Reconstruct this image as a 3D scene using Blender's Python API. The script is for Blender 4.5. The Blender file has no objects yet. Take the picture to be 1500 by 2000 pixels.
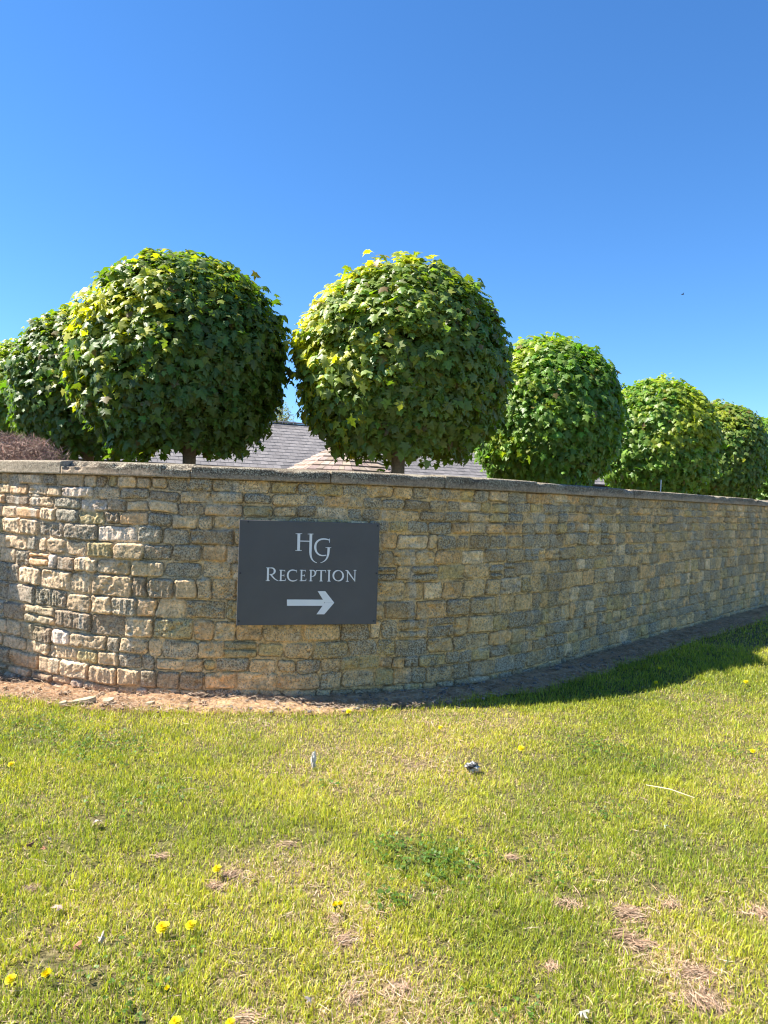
import bpy, math, random
import numpy as np
from mathutils import Vector, Matrix

SC = bpy.context.scene
COL = SC.collection
rad = math.radians
random.seed(7)
RNG = np.random.default_rng(11)

# ------------------------------------------------------------------ camera
EYE = np.array([0.0, 0.0, 1.65])
FPX, ROLL, PITCH = 1444.0, rad(2.0), rad(0.95)
fwd = np.array([0, math.cos(PITCH), -math.sin(PITCH)])
up0 = np.cross([1, 0, 0], fwd)
right = math.cos(ROLL) * np.array([1, 0, 0]) + math.sin(ROLL) * up0
up = -math.sin(ROLL) * np.array([1, 0, 0]) + math.cos(ROLL) * up0
cam = bpy.data.cameras.new('camera')
camo = bpy.data.objects.new('camera', cam)
COL.objects.link(camo)
camo.matrix_world = Matrix(((right[0], up[0], -fwd[0], EYE[0]), (right[1], up[1], -fwd[1], EYE[1]),
                            (right[2], up[2], -fwd[2], EYE[2]), (0, 0, 0, 1)))
cam.sensor_fit = 'VERTICAL'
cam.sensor_height = 36
cam.lens = 36 * FPX / 2000
cam.clip_start = 0.05
cam.clip_end = 3000
SC.camera = camo

# ------------------------------------------------------------------ sky and sun
SUN_EL = rad(51)
SUN_DIR = Vector((-math.cos(SUN_EL), 0.04 * math.cos(SUN_EL), math.sin(SUN_EL))).normalized()    # towards the sun: from the left
world = bpy.data.worlds.new('World')
SC.world = world
world.use_nodes = True
wn = world.node_tree
for n in list(wn.nodes):
    wn.nodes.remove(n)
wo = wn.nodes.new('ShaderNodeOutputWorld')
bg = wn.nodes.new('ShaderNodeBackground')
sky = wn.nodes.new('ShaderNodeTexSky')
sky.sky_type = 'NISHITA'
sky.sun_disc = False
sky.sun_elevation = SUN_EL
sky.sun_rotation = rad(-87.7)
sky.altitude = 0
sky.air_density = 1.0
sky.dust_density = 0.0
sky.ozone_density = 10.0
bg.inputs['Strength'].default_value = 0.084
hs = wn.nodes.new('ShaderNodeHueSaturation')
hs.inputs['Saturation'].default_value = 1.10
wn.links.new(sky.outputs[0], hs.inputs['Color'])
wn.links.new(hs.outputs[0], bg.inputs[0])
wn.links.new(bg.outputs[0], wo.inputs[0])
sun = bpy.data.lights.new('sun', 'SUN')
sun.energy = 5.0
sun.angle = rad(0.5)
sun.color = (1.0, 0.95, 0.86)
suno = bpy.data.objects.new('sun', sun)
suno.rotation_euler = SUN_DIR.to_track_quat('Z', 'Y').to_euler()
COL.objects.link(suno)
SC.view_settings.view_transform = 'Standard'
SC.view_settings.look = 'None'
SC.view_settings.gamma = 1
SC.view_settings.exposure = 1.45
SC.render.engine = 'CYCLES'
SC.cycles.max_bounces = 8
SC.cycles.use_denoising = True
SC.cycles.denoising_input_passes = 'RGB_ALBEDO_NORMAL'
SC.cycles.denoising_prefilter = 'ACCURATE'
SC.cycles.filter_width = 1.15
SC.cycles.sample_clamp_indirect = 4.0


# ------------------------------------------------------------------ helpers
def ray(x, y):
    return fwd + right * (x - 750) / FPX - up * (y - 1000) / FPX


def on_ground(x, y, z=0.0):
    d = ray(x, y)
    return EYE + d * (z - EYE[2]) / d[2]


def at_depth(x, y, depth):
    d = ray(x, y)
    return EYE + d * depth / d[1]


def hash2(i, j, seed):
    n = (i.astype(np.int64) * 374761393 + j.astype(np.int64) * 668265263 + seed * 2147483647) & 0xFFFFFFFF
    n = ((n ^ (n >> 13)) * 1274126177) & 0xFFFFFFFF
    n = (n ^ (n >> 16)) & 0xFFFFFFFF
    return n / 4294967295.0


def vn(x, y, seed=0):
    x = np.asarray(x, float); y = np.asarray(y, float)
    xi = np.floor(x); yi = np.floor(y)
    fx = x - xi; fy = y - yi
    fx = fx * fx * (3 - 2 * fx); fy = fy * fy * (3 - 2 * fy)
    a = hash2(xi, yi, seed); b = hash2(xi + 1, yi, seed)
    c = hash2(xi, yi + 1, seed); d = hash2(xi + 1, yi + 1, seed)
    return (a * (1 - fx) + b * fx) * (1 - fy) + (c * (1 - fx) + d * fx) * fy


def fbm(x, y, seed=0, octs=4):
    t = 0; amp = 1; tot = 0
    for o in range(octs):
        t = t + amp * vn(x * 2 ** o + 17.3 * o, y * 2 ** o - 9.1 * o, seed + o); tot += amp; amp *= 0.5
    return t / tot - 0.5


def sstep(a, b, x):
    t = np.clip((x - a) / (b - a), 0, 1)
    return t * t * (3 - 2 * t)


def mesh_arrays(name, verts, faces, mat, parent=None, color=None, smooth=False, col_domain='POINT'):
    """faces: an (n, 3) or (n, 4) array, or a list of such arrays."""
    if not isinstance(faces, list):
        faces = [faces]
    faces = [np.asarray(f, np.int32) for f in faces if len(f)]
    me = bpy.data.meshes.new(name)
    nv = len(verts)
    me.vertices.add(nv)
    me.vertices.foreach_set('co', np.asarray(verts, np.float32).ravel())
    tot = np.concatenate([np.full(len(f), f.shape[1], np.int32) for f in faces])
    li = np.concatenate([f.ravel() for f in faces])
    me.loops.add(len(li))
    me.loops.foreach_set('vertex_index', li)
    me.polygons.add(len(tot))
    st = np.zeros(len(tot), np.int32); st[1:] = np.cumsum(tot)[:-1]
    me.polygons.foreach_set('loop_start', st)
    me.polygons.foreach_set('loop_total', tot)
    me.polygons.foreach_set('use_smooth', np.full(len(tot), bool(smooth)))
    me.update(calc_edges=True)
    me.validate()
    if color is not None:
        c = np.asarray(color, np.float32)
        if c.shape[1] == 3:
            c = np.hstack([c, np.ones((len(c), 1), np.float32)])
        at = me.color_attributes.new('tint', 'FLOAT_COLOR', col_domain)
        at.data.foreach_set('color', c.ravel())
    me.materials.append(mat)
    o = bpy.data.objects.new(name, me)
    COL.objects.link(o)
    if parent:
        o.parent = parent
    return o


class MB:
    """collects shapes into one mesh, with a colour per vertex"""
    def __init__(self):
        self.v = []; self.f3 = []; self.f4 = []; self.c = []; self.n = 0

    def add(self, v, f, col=(1, 1, 1)):
        v = np.asarray(v, float)
        self.v.append(v)
        c = np.asarray(col, float)
        self.c.append(np.tile(c, (len(v), 1)) if c.ndim == 1 else c)
        for q in f:
            (self.f4 if len(q) == 4 else self.f3).append([i + self.n for i in q])
        self.n += len(v)

    def box(self, o, ax, ay, az, col=(1, 1, 1)):
        """box from a corner o and three edge vectors"""
        o, ax, ay, az = [np.asarray(a, float) for a in (o, ax, ay, az)]
        v = [o, o + ax, o + ax + ay, o + ay, o + az, o + ax + az, o + ax + ay + az, o + ay + az]
        self.add(v, [(0, 3, 2, 1), (4, 5, 6, 7), (0, 1, 5, 4), (1, 2, 6, 5), (2, 3, 7, 6), (3, 0, 4, 7)], col)

    def tube(self, pts, radii, n=8, col=(1, 1, 1), cap=True):
        pts = [np.asarray(p, float) for p in pts]
        V = []; F = []
        for i, p in enumerate(pts):
            d = pts[min(i + 1, len(pts) - 1)] - pts[max(i - 1, 0)]
            d = d / (np.linalg.norm(d) + 1e-9)
            a = np.cross(d, [0, 1, 0] if abs(d[1]) < 0.9 else [1, 0, 0]); a /= np.linalg.norm(a)
            b = np.cross(d, a)
            for k in range(n):
                t = 2 * math.pi * k / n
                V.append(p + radii[i] * (a * math.cos(t) + b * math.sin(t)))
        for i in range(len(pts) - 1):
            for k in range(n):
                F.append((i * n + k, i * n + (k + 1) % n, (i + 1) * n + (k + 1) % n, (i + 1) * n + k))
        if cap:
            V.append(pts[0]); V.append(pts[-1]); a = len(V) - 2; b = len(V) - 1; m = (len(pts) - 1) * n
            for k in range(n):
                F.append((a, (k + 1) % n, k)); F.append((b, m + k, m + (k + 1) % n))
        self.add(V, F, col)

    def build(self, name, mat, parent=None, smooth=False):
        fs = []
        if self.f3: fs.append(np.array(self.f3))
        if self.f4: fs.append(np.array(self.f4))
        return mesh_arrays(name, np.vstack(self.v), fs, mat, parent, np.vstack(self.c), smooth)


def tag(o, label=None, cat=None, group=None, kind=None):
    if label: o['label'] = label
    if cat: o['category'] = cat
    if group: o['group'] = group
    if kind: o['kind'] = kind
    return o


def empty(name, loc, label, cat, group=None, rz=0.0):
    o = bpy.data.objects.new(name, None)
    o.location = loc
    o.rotation_euler = (0, 0, rz)
    o.empty_display_size = 0.1
    COL.objects.link(o)
    return tag(o, label, cat, group)


def copy_tree(o, parent=None):
    c = o.copy(); COL.objects.link(c)
    if parent:
        c.parent = parent
    for ch in list(o.children):
        copy_tree(ch, c)
    return c


# ------------------------------------------------------------------ materials
def new_mat(name):
    m = bpy.data.materials.new(name); m.use_nodes = True
    nt = m.node_tree
    for n in list(nt.nodes):
        nt.nodes.remove(n)
    out = nt.nodes.new('ShaderNodeOutputMaterial')
    b = nt.nodes.new('ShaderNodeBsdfPrincipled')
    nt.links.new(b.outputs[0], out.inputs[0])
    return m, nt, b, out


def node(nt, t, **kw):
    n = nt.nodes.new(t)
    for k, v in kw.items():
        if k in n.inputs.keys():
            n.inputs[k].default_value = v
        else:
            setattr(n, k, v)
    return n


def tint_node(nt):
    return node(nt, 'ShaderNodeVertexColor', layer_name='tint').outputs['Color']


def coords(nt):
    return node(nt, 'ShaderNodeTexCoord').outputs['Object']


def noise(nt, co, scale, detail=4, rough=0.6):
    n = node(nt, 'ShaderNodeTexNoise', Scale=scale, Detail=detail, Roughness=rough)
    nt.links.new(co, n.inputs['Vector'])
    return n.outputs['Fac']


def ramp(nt, fac, stops):
    r = node(nt, 'ShaderNodeValToRGB')
    e = r.color_ramp.elements
    while len(e) < len(stops):
        e.new(0.5)
    for i, (p, c) in enumerate(stops):
        e[i].position = p
        e[i].color = (c, c, c, 1) if not isinstance(c, tuple) else (*c, 1)
    nt.links.new(fac, r.inputs[0])
    return r.outputs[0]


def mix(nt, a, b, fac, mode='MIX'):
    m = nt.nodes.new('ShaderNodeMix'); m.data_type = 'RGBA'; m.blend_type = mode
    for v, s in ((fac, m.inputs[0]), (a, m.inputs[6]), (b, m.inputs[7])):
        if isinstance(v, (int, float)): s.default_value = v
        elif isinstance(v, tuple): s.default_value = (*v, 1)
        else: nt.links.new(v, s)
    return m.outputs[2]


def bump(nt, b, h, strength=0.4, dist=0.01):
    n = node(nt, 'ShaderNodeBump', Strength=strength, Distance=dist)
    nt.links.new(h, n.inputs['Height'])
    nt.links.new(n.outputs[0], b.inputs['Normal'])


def leafy(name, rough=0.45, trans=0.35, tcol=(1.6, 1.7, 0.5), spec=0.5):
    m, nt, b, out = new_mat(name)
    t = tint_node(nt)
    v = noise(nt, coords(nt), 60, 2)
    c = mix(nt, t, ramp(nt, v, [(0.3, 0.8), (0.7, 1.15)]), 1.0, 'MULTIPLY')
    nt.links.new(c, b.inputs['Base Color'])
    b.inputs['Roughness'].default_value = rough
    b.inputs['Specular IOR Level'].default_value = spec
    tr = node(nt, 'ShaderNodeBsdfTranslucent')
    nt.links.new(mix(nt, c, tcol, 1.0, 'MULTIPLY'), tr.inputs[0])
    ms = node(nt, 'ShaderNodeMixShader', Fac=trans)
    nt.links.new(b.outputs[0], ms.inputs[1]); nt.links.new(tr.outputs[0], ms.inputs[2])
    nt.links.new(ms.outputs[0], out.inputs[0])
    return m


def simple(name, rough=0.7, nscale=20.0, amp=0.25, bstr=0.2, bdist=0.004, metallic=0.0, spec=0.5):
    """tint x noise with a little bump"""
    m, nt, b, out = new_mat(name)
    co = coords(nt)
    v = noise(nt, co, nscale, 5)
    c = mix(nt, tint_node(nt), ramp(nt, v, [(0.25, 1 - amp), (0.75, 1 + amp)]), 1.0, 'MULTIPLY')
    nt.links.new(c, b.inputs['Base Color'])
    b.inputs['Roughness'].default_value = rough
    b.inputs['Metallic'].default_value = metallic
    b.inputs['Specular IOR Level'].default_value = spec
    if bstr:
        bump(nt, b, noise(nt, co, nscale * 3, 5), bstr, bdist)
    return m


# stone: tint from the geometry, fine grain, lichen specks weighted by the tint's alpha
def stone_material():
    m, nt, b, out = new_mat('weathered_stone')
    vc = node(nt, 'ShaderNodeVertexColor', layer_name='tint')
    co = coords(nt)
    g = ramp(nt, noise(nt, co, 38, 6, 0.7), [(0.30, 0.52), (0.70, 1.42)])
    c = mix(nt, vc.outputs['Color'], g, 1.0, 'MULTIPLY')
    # dark lichen specks
    sp = noise(nt, co, 70, 5, 0.75)
    big = noise(nt, co, 3.2, 4, 0.6)
    a = node(nt, 'ShaderNodeMath', operation='MULTIPLY'); nt.links.new(vc.outputs['Alpha'], a.inputs[0])
    nt.links.new(ramp(nt, big, [(0.35, 0.35), (0.62, 1.0)]), a.inputs[1])
    th = node(nt, 'ShaderNodeMath', operation='MULTIPLY_ADD'); nt.links.new(a.outputs[0], th.inputs[0])
    th.inputs[1].default_value = 0.22; nt.links.new(sp, th.inputs[2])
    dk = ramp(nt, th.outputs[0], [(0.60, 0.0), (0.66, 1.0)])
    c = mix(nt, c, (0.075, 0.065, 0.048), node_mul(nt, dk, 0.72))
    # pale lichen specks
    sp2 = noise(nt, co, 88, 4, 0.7)
    th2 = node(nt, 'ShaderNodeMath', operation='MULTIPLY_ADD'); nt.links.new(a.outputs[0], th2.inputs[0])
    th2.inputs[1].default_value = 0.15; nt.links.new(sp2, th2.inputs[2])
    pl = ramp(nt, th2.outputs[0], [(0.60, 0.0), (0.66, 1.0)])
    c = mix(nt, c, (0.60, 0.54, 0.40), node_mul(nt, pl, 0.7))
    nt.links.new(c, b.inputs['Base Color'])
    b.inputs['Roughness'].default_value = 0.92
    b.inputs['Specular IOR Level'].default_value = 0.2
    bump(nt, b, noise(nt, co, 95, 6, 0.75), 0.9, 0.010)
    return m


def node_mul(nt, a, k):
    n = node(nt, 'ShaderNodeMath', operation='MULTIPLY'); n.inputs[1].default_value = k
    nt.links.new(a, n.inputs[0])
    return n.outputs[0]


M_STONE = stone_material()
M_COPING = stone_material(); M_COPING.name = 'coping_stone_grey'
M_LEAF = leafy('maple_leaf', 0.45, 0.40, (1.7, 1.9, 0.4), 0.45)
M_GRASS = leafy('grass_blade', 0.5, 0.45, (1.45, 1.4, 0.6), 0.45)
M_STRAW = simple('dry_straw', 0.75, 40, 0.2, 0)
M_BARK = simple('maple_bark', 0.9, 45, 0.4, 0.7, 0.01)
M_TWIG = simple('bare_twig', 0.8, 30, 0.3, 0)
M_SLATE = simple('roof_slate', 0.55, 9, 0.22, 0.25, 0.006)
M_SHINGLE = simple('cedar_shingle', 0.85, 14, 0.3, 0.3, 0.006)
M_PAINT = simple('painted_board', 0.6, 4, 0.06, 0.05)
M_BLACK = simple('black_plastic', 0.4, 8, 0.1, 0.0)
M_PETAL = leafy('dandelion_petal', 0.6, 0.25, (1.2, 1.2, 0.8), 0.3)
M_SCRAP = simple('litter', 0.8, 60, 0.25, 0.3)
M_METAL = simple('dull_metal', 0.45, 30, 0.15, 0.05, 0.002, 0.8)
M_WHITE = simple('white_lettering', 0.9, 6, 0.03, 0, spec=0.1)
M_SIGN = simple('sign_board', 0.62, 3.5, 0.10, 0.02, 0.001, 0.0, 0.3)

# ------------------------------------------------------------------ ground
def gz(x, y):
    return 0.028 * fbm(x * 0.9, y * 0.9, 3, 3) + 0.008 * fbm(x * 6, y * 6, 9, 2)


# the wall runs along an arc and then straight, s in metres along it
CX, CY, WR = -1.55, 10.13, 4.2
WL = 3.35                                        # tighter bend on the left
CYL = CY - WR + WL
PH0, PH1 = rad(-60), rad(47.5)
S0, S1 = WL * PH0, WR * PH1


def wall_frame(s):
    s = np.asarray(s, float)
    rr = np.where(s < 0, WL, WR); cy = np.where(s < 0, CYL, CY)
    ph = np.clip(s / rr, PH0, PH1)
    px = CX + rr * np.sin(ph); py = cy - rr * np.cos(ph)
    ex = np.where(s > S1, s - S1, np.where(s < S0, s - S0, 0.0))
    tx, ty = np.cos(ph), np.sin(ph)
    return px + ex * tx, py + ex * ty, np.sin(ph), -np.cos(ph), tx, ty       # point, outward normal, tangent


def wall_sd(x, y):
    """s and distance in front of the wall for ground points"""
    dx = x - CX
    rr = np.where(dx < 0, WL, WR); dy = y - np.where(dx < 0, CYL, CY)
    ph = np.arctan2(dx, -dy)
    s = rr * np.clip(ph, PH0, PH1); d = np.hypot(dx, dy) - rr
    for P, side in ((PH1, 1), (PH0, -1)):
        tx, ty, nx, ny = math.cos(P), math.sin(P), math.sin(P), -math.cos(P)
        R_, C_ = (WR, CY) if side > 0 else (WL, CYL)
        qx, qy = CX + R_ * math.sin(P), C_ - R_ * math.cos(P)
        m = (ph > PH1) if side > 0 else (ph < PH0)
        m = m & ((x - qx) * tx * side + (y - qy) * ty * side > 0)
        s = np.where(m, R_ * P + (x - qx) * tx + (y - qy) * ty, s)
        d = np.where(m, (x - qx) * nx + (y - qy) * ny, d)
    return s, d


def straw_amount(x, y):
    """0 lush .. 1 dry straw, from broad noise and the dry patches seen in the lawn"""
    v = 0.45 + 0.85 * fbm(x * 1.1 + 5, y * 1.1, 21, 4) + 0.35 * fbm(x * 6, y * 6, 25, 2)
    for (px, py, r, k) in PATCH:
        v = v + 0.8 * k * np.exp(-((x - px) ** 2 + (y - py) ** 2) / r ** 2)
    return np.clip(v, 0, 1)


TUFTS = [(416, 1735, .035), (452, 1712, .035), (672, 1842, .035), (318, 1672, .03), (1110, 1770, .05), (1310, 1775, .04), (1360, 1905, .06), (1372, 1965, .07), (1225, 1790, .06), (1215, 1830, .04),
         (655, 1800, .03), (555, 1655, .03), (1490, 1790, .05), (785, 1930, .04), (1000, 1680, .03), (60, 1740, .03), (1080, 1895, .03), (1250, 1850, .05), (690, 1950, .03), (480, 1990, .04)]
PATCH = []
for (a, b, r, k) in ((690, 1470, 0.75, 0.35), (900, 1405, 0.8, 0.25), (1360, 1930, 0.22, 0.6), (1290, 1850, 0.25, 0.5), (1220, 1790, 0.14, 0.45),
                     (1310, 1770, 0.08, 0.5), (1490, 1790, 0.14, 0.5), (660, 1950, 0.3, 0.35), (1000, 1990, 0.3, 0.3), (560, 1690, 0.2, 0.3),
                     (690, 1770, 0.2, 0.35), (800, 1950, 0.2, 0.3), (450, 1710, 0.12, 0.4), (680, 1840, 0.1, 0.4), (1480, 1500, 0.4, 0.25),
                     (150, 1450, 0.7, -0.45), (830, 1680, 0.3, -0.45), (1170, 1470, 0.5, -0.4), (1200, 1600, 0.6, -0.15), (620, 1900, 0.2, -0.3),
                     (1000, 1850, 0.3, -0.3), (250, 1900, 0.5, -0.25), (350, 1640, 0.5, -0.1), (1300, 1300, 1.3, -0.5), (1150, 1360, 0.7, -0.35)):
    g = on_ground(a, b)
    PATCH.append((g[0], g[1], r, k))


def build_ground():
    far = np.array([7, 12, 20, 35, 60, 100, 180, 400, 900.])
    xs = np.concatenate([-6.5 - far[::-1], np.arange(-6.5, 11.5, 0.06), 11.5 + far])
    ys = np.concatenate([0.0 - far[::-1], np.arange(0.0, 16, 0.06), 16 + far])
    X, Y = np.meshgrid(xs, ys, indexing='ij')
    Z = gz(X, Y)
    v = np.stack([X, Y, Z], -1).reshape(-1, 3)
    n, m = X.shape
    i = np.arange(n - 1)[:, None] * m + np.arange(m - 1)[None, :]
    f = np.stack([i, i + m, i + m + 1, i + 1], -1).reshape(-1, 4)
    st = straw_amount(X, Y).reshape(-1, 1)
    c = (1 - st) * np.array([0.13, 0.135, 0.04]) + st * np.array([0.30, 0.22, 0.12])  # green base darkened to deepen the shade between grass blades
    m_, nt, b, out = new_mat('lawn_ground')
    co = coords(nt)
    k = mix(nt, tint_node(nt), ramp(nt, noise(nt, co, 42, 6, 0.7), [(0.35, 0.12), (0.65, 1.25)]), 1.0, 'MULTIPLY')
    nt.links.new(k, b.inputs['Base Color']); b.inputs['Roughness'].default_value = 0.95
    b.inputs['Specular IOR Level'].default_value = 0.1
    bump(nt, b, noise(nt, co, 90, 5), 0.8, 0.02)
    tag(mesh_arrays('ground', v, f, m_, None, c, True), 'mown lawn with dry straw patches in front of the wall', 'ground', kind='structure')


build_ground()


def soil_edge(s):
    return 0.46 + 0.18 * fbm(s * 1.3, s * 0 + 2.2, 31, 3) + 0.14 * fbm(s * 7, s * 0 + 8.1, 33, 2)


def build_soil():
    ss = np.concatenate([np.arange(-8, -3.3, 0.06), np.arange(-3.3, 3.5, 0.011), np.arange(3.5, 7, 0.02), np.arange(7, 17.5, 0.06)])
    us = np.linspace(0, 1, 56)
    S, U = np.meshgrid(ss, us, indexing='ij')
    E = soil_edge(S) + 0.05
    D = -0.03 + U * (E + 0.03)
    px, py, nx, ny, tx, ty = wall_frame(S)
    X = px + nx * D; Y = py + ny * D
    clod = 0.05 * fbm(X * 9, Y * 9, 41, 4) + 0.045 * np.abs(fbm(X * 26, Y * 26, 47, 3)) + 0.012 * fbm(X * 70, Y * 70, 49, 2)
    Z = gz(X, Y) + 0.006 + clod * sstep(1.0, 0.8, U) + 0.012 * sstep(0.5, 0.0, D) - 0.03 * sstep(0.86, 1.0, U)
    v = np.stack([X, Y, Z], -1).reshape(-1, 3)
    n, m = S.shape
    i = np.arange(n - 1)[:, None] * m + np.arange(m - 1)[None, :]
    f = np.stack([i, i + m, i + m + 1, i + 1], -1).reshape(-1, 4)
    w = sstep(-0.6, 1.2, S + 0.8 * fbm(S * 2, D * 4, 55, 2)).reshape(-1, 1)
    c = (1 - w) * np.array([0.34, 0.205, 0.115]) + w * np.array([0.44, 0.28, 0.145])
    c = c * (0.45 + 0.75 * vn(S * 14, D * 14, 61) * (0.6 + 0.6 * vn(S * 45, D * 45, 62)) + 0.25 * vn(S * 5, D * 5, 63)).reshape(-1, 1)
    m_, nt, b, out = new_mat('bare_soil')
    co = coords(nt)
    k = mix(nt, tint_node(nt), ramp(nt, noise(nt, co, 40, 6, 0.7), [(0.3, 0.6), (0.7, 1.3)]), 1.0, 'MULTIPLY')
    nt.links.new(k, b.inputs['Base Color']); b.inputs['Roughness'].default_value = 0.97
    b.inputs['Specular IOR Level'].default_value = 0.1
    bump(nt, b, noise(nt, co, 130, 6, 0.7), 0.6, 0.01)
    tag(mesh_arrays('soil', v, f, m_, None, c, True), 'strip of bare crumbly soil along the foot of the wall', 'soil', kind='structure')


build_soil()

# ------------------------------------------------------------------ the stone wall
WALL_H = 1.765
COURSES = [.07, .145, .112, .137, .166, .162, .170, .133, .133, .137, .11, .095, .095, .125]


def stone_palette(rs, u, z, s):
    """a stone's own colour and how much lichen it carries"""
    k = rs.random()
    up_ = z / WALL_H
    grey = 0.13 + 0.24 * sstep(-0.8, 3.0, s) + 0.08 * (up_ > 0.55)
    if k < grey:                                   # grey, lichened
        c = np.array([0.40, 0.33, 0.21]) * rs.uniform(0.75, 1.25); l = rs.uniform(0.6, 1.0)
    elif k < grey + 0.13:                          # dark weathered brown-grey
        c = np.array([0.31, 0.235, 0.14]) * rs.uniform(0.75, 1.2); l = rs.uniform(0.3, 0.8)
    elif k < grey + 0.175:                         # pale cream
        c = np.array([0.66, 0.55, 0.39]) * rs.uniform(0.85, 1.1); l = rs.uniform(0, 0.3)
    elif k < grey + 0.27:                          # olive
        c = np.array([0.44, 0.36, 0.16]) * rs.uniform(0.8, 1.15); l = rs.uniform(0.1, 0.5)
    elif k < grey + 0.36:                          # orange buff
        c = np.array([0.60, 0.395, 0.19]) * rs.uniform(0.85, 1.1); l = rs.uniform(0, 0.25)
    else:                                          # buff
        c = np.array([0.56, 0.42, 0.23]) * rs.uniform(0.8, 1.2); l = rs.uniform(0.05, 0.5)
    return c, l


def build_wall():
    root = empty('stone_wall', (CX, CY - WR, 0), 'long curved wall of coursed buff and grey rubble stone carrying the dark sign', 'wall')
    ss = np.concatenate([np.arange(-11, -4.0, 0.03), np.arange(-4.0, 2.2, 0.006), np.arange(2.2, 5.5, 0.009), np.arange(5.5, 18.5, 0.018)])
    zs = np.arange(-0.10, WALL_H + 0.001, 0.0062); zs[-1] = WALL_H
    S, Z = np.meshgrid(ss, zs, indexing='ij')
    rise = 0.075 * sstep(-0.4, -2.2, S)
    zz = Z - rise * np.clip(1 - Z / WALL_H, 0, 1) + 0.034 * fbm(S * 2.1, Z * 3, 71, 3) * np.clip((WALL_H - Z) / 0.1, 0, 1)
    sj = S + 0.034 * fbm(S * 4, Z * 9, 75, 3)
    edges = np.concatenate([[-0.25, -0.09], np.cumsum([0] + COURSES[:-1]), [WALL_H + 0.01]])
    cid = np.clip(np.searchsorted(edges, zz, 'right') - 1, 0, len(edges) - 2)
    rs = np.random.default_rng(5)
    H = np.zeros_like(S); C = np.zeros(S.shape + (3,)); L = np.zeros_like(S)
    mort = np.array([0.50, 0.385, 0.21])
    C[:] = mort * (0.8 + 0.4 * vn(S * 9, Z * 9, 81)[..., None])
    L[:] = 0.25
    H[:] = 0.006 * fbm(S * 30, Z * 30, 85, 3) + 0.006 * fbm(S * 6, Z * 6, 86, 2)
    rough = 0.012 * fbm(S * 24, Z * 24, 91, 4) + 0.006 * fbm(S * 70, Z * 70, 92, 3)
    chip = fbm(S * 11, Z * 13, 93, 3)
    furrow = vn(S * 75 + 4 * Z, Z * 7, 95) - 0.5
    ew = 0.007 * fbm(S * 40, Z * 40, 97, 2) + 0.020 * fbm(S * 10, Z * 12, 98, 3)
    for ci in range(len(edges) - 1):
        z0, z1 = edges[ci], edges[ci + 1]
        hh = z1 - z0
        j = [-11.3 - rs.uniform(0, 0.2)]
        while j[-1] < 19:
            ln = rs.uniform(0.14, 0.32) * (0.9 if j[-1] > 0.8 else 1.0) * (1.12 if hh > 0.13 else 0.98)
            if rs.random() < 0.10: ln = rs.uniform(0.09, 0.14)
            j.append(j[-1] + ln)
        j = np.array(j); ns = len(j) - 1
        prm = np.zeros((ns, 16))
        for k in range(ns):
            sc_ = 0.5 * (j[k] + j[k + 1])
            c, l = stone_palette(rs, 0, 0.5 * (z0 + z1), sc_)
            w_ = 0.36 * float(sstep(-1.4, 1.0, sc_))
            c = c * (1 - w_) + w_ * np.array([0.46, 0.37, 0.225])
            prm[k, :3] = c; prm[k, 3] = min(1, (l + 0.45 * w_) * (1 - 0.3 * w_))
            prm[k, 4] = rs.uniform(0.008, 0.030) * (1.15 if sc_ < -0.3 else 0.9)           # projection
            prm[k, 5] = rs.uniform(0.0015, 0.0075)           # half mortar
            prm[k, 6:8] = rs.normal(0, 0.026, 2)           # tilt
            prm[k, 8] = rs.uniform(0.012, 0.035)           # corner radius
            prm[k, 9] = rs.random() < 0.45                 # tool marks
            prm[k, 10] = rs.uniform(0.7, 1.9) * (0.85 if sc_ < -0.3 else 1.0)              # roughness
            prm[k, 11:13] = rs.uniform(-0.007, 0.007, 2)   # top and bottom shift
            prm[k, 13] = rs.normal(0, 0.06)                # joint lean
            prm[k, 14] = rs.uniform(0.38, 0.62) if (hh > 0.12 and rs.random() < 0.05) else 0.0   # two thin stones one on the other
            prm[k, 15] = rs.uniform(0.7, 1.25)
        m = cid == ci
        x, z = sj[m], zz[m]
        k = np.clip(np.searchsorted(j, x, 'right') - 1, 0, ns - 1)
        P = prm[k]
        cx = 0.5 * (j[k] + j[k + 1]); hw = 0.5 * (j[k + 1] - j[k])
        t, bt = z1 + P[:, 11], z0 + P[:, 12]
        sp_ = bt + (t - bt) * P[:, 14]; two = P[:, 14] > 0; upper = two & (z > sp_)
        bt = np.where(upper, sp_, bt); t = np.where(two & ~upper, sp_, t)
        cz = 0.5 * (t + bt); hz = 0.5 * (t - bt)
        gx, gzz = P[:, 5], P[:, 5]
        r = np.minimum(P[:, 8], np.minimum(hw, hz) * 0.6)
        dx = np.abs(x - cx + P[:, 13] * (z - cz)) - (hw - gx) + r
        dz = np.abs(z - cz) - (hz - gzz) + r
        sdf = np.hypot(np.maximum(dx, 0), np.maximum(dz, 0)) + np.minimum(np.maximum(dx, dz), 0) - r + ew[m]
        din = -sdf
        prof = 1 - (1 - np.clip(din / 0.017, 0, 1)) ** 2.2
        inside = sstep(-0.001, 0.004, din)
        h = P[:, 4] * prof + inside * (P[:, 6] * (x - cx) + P[:, 7] * (z - cz)) * np.clip(din / 0.03, 0, 1)
        h = h + inside * (rough[m] * P[:, 10] - 0.014 * sstep(0.12, 0.3, chip[m]) * P[:, 10] + 0.011 * furrow[m] * P[:, 9])
        H[m] = np.where(din > 0, np.maximum(h, H[m] - 0.002), H[m])
        cc = P[:, :3] * np.where(upper, P[:, 15], 1.0)[:, None] * (0.82 + 0.36 * vn(S[m] * 16, Z[m] * 22, 99 + ci)[:, None])
        edge_dk = 0.55 + 0.45 * np.clip(din / 0.012, 0, 1)
        C[m] = C[m] * (1 - inside[:, None]) + cc * inside[:, None]
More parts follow.
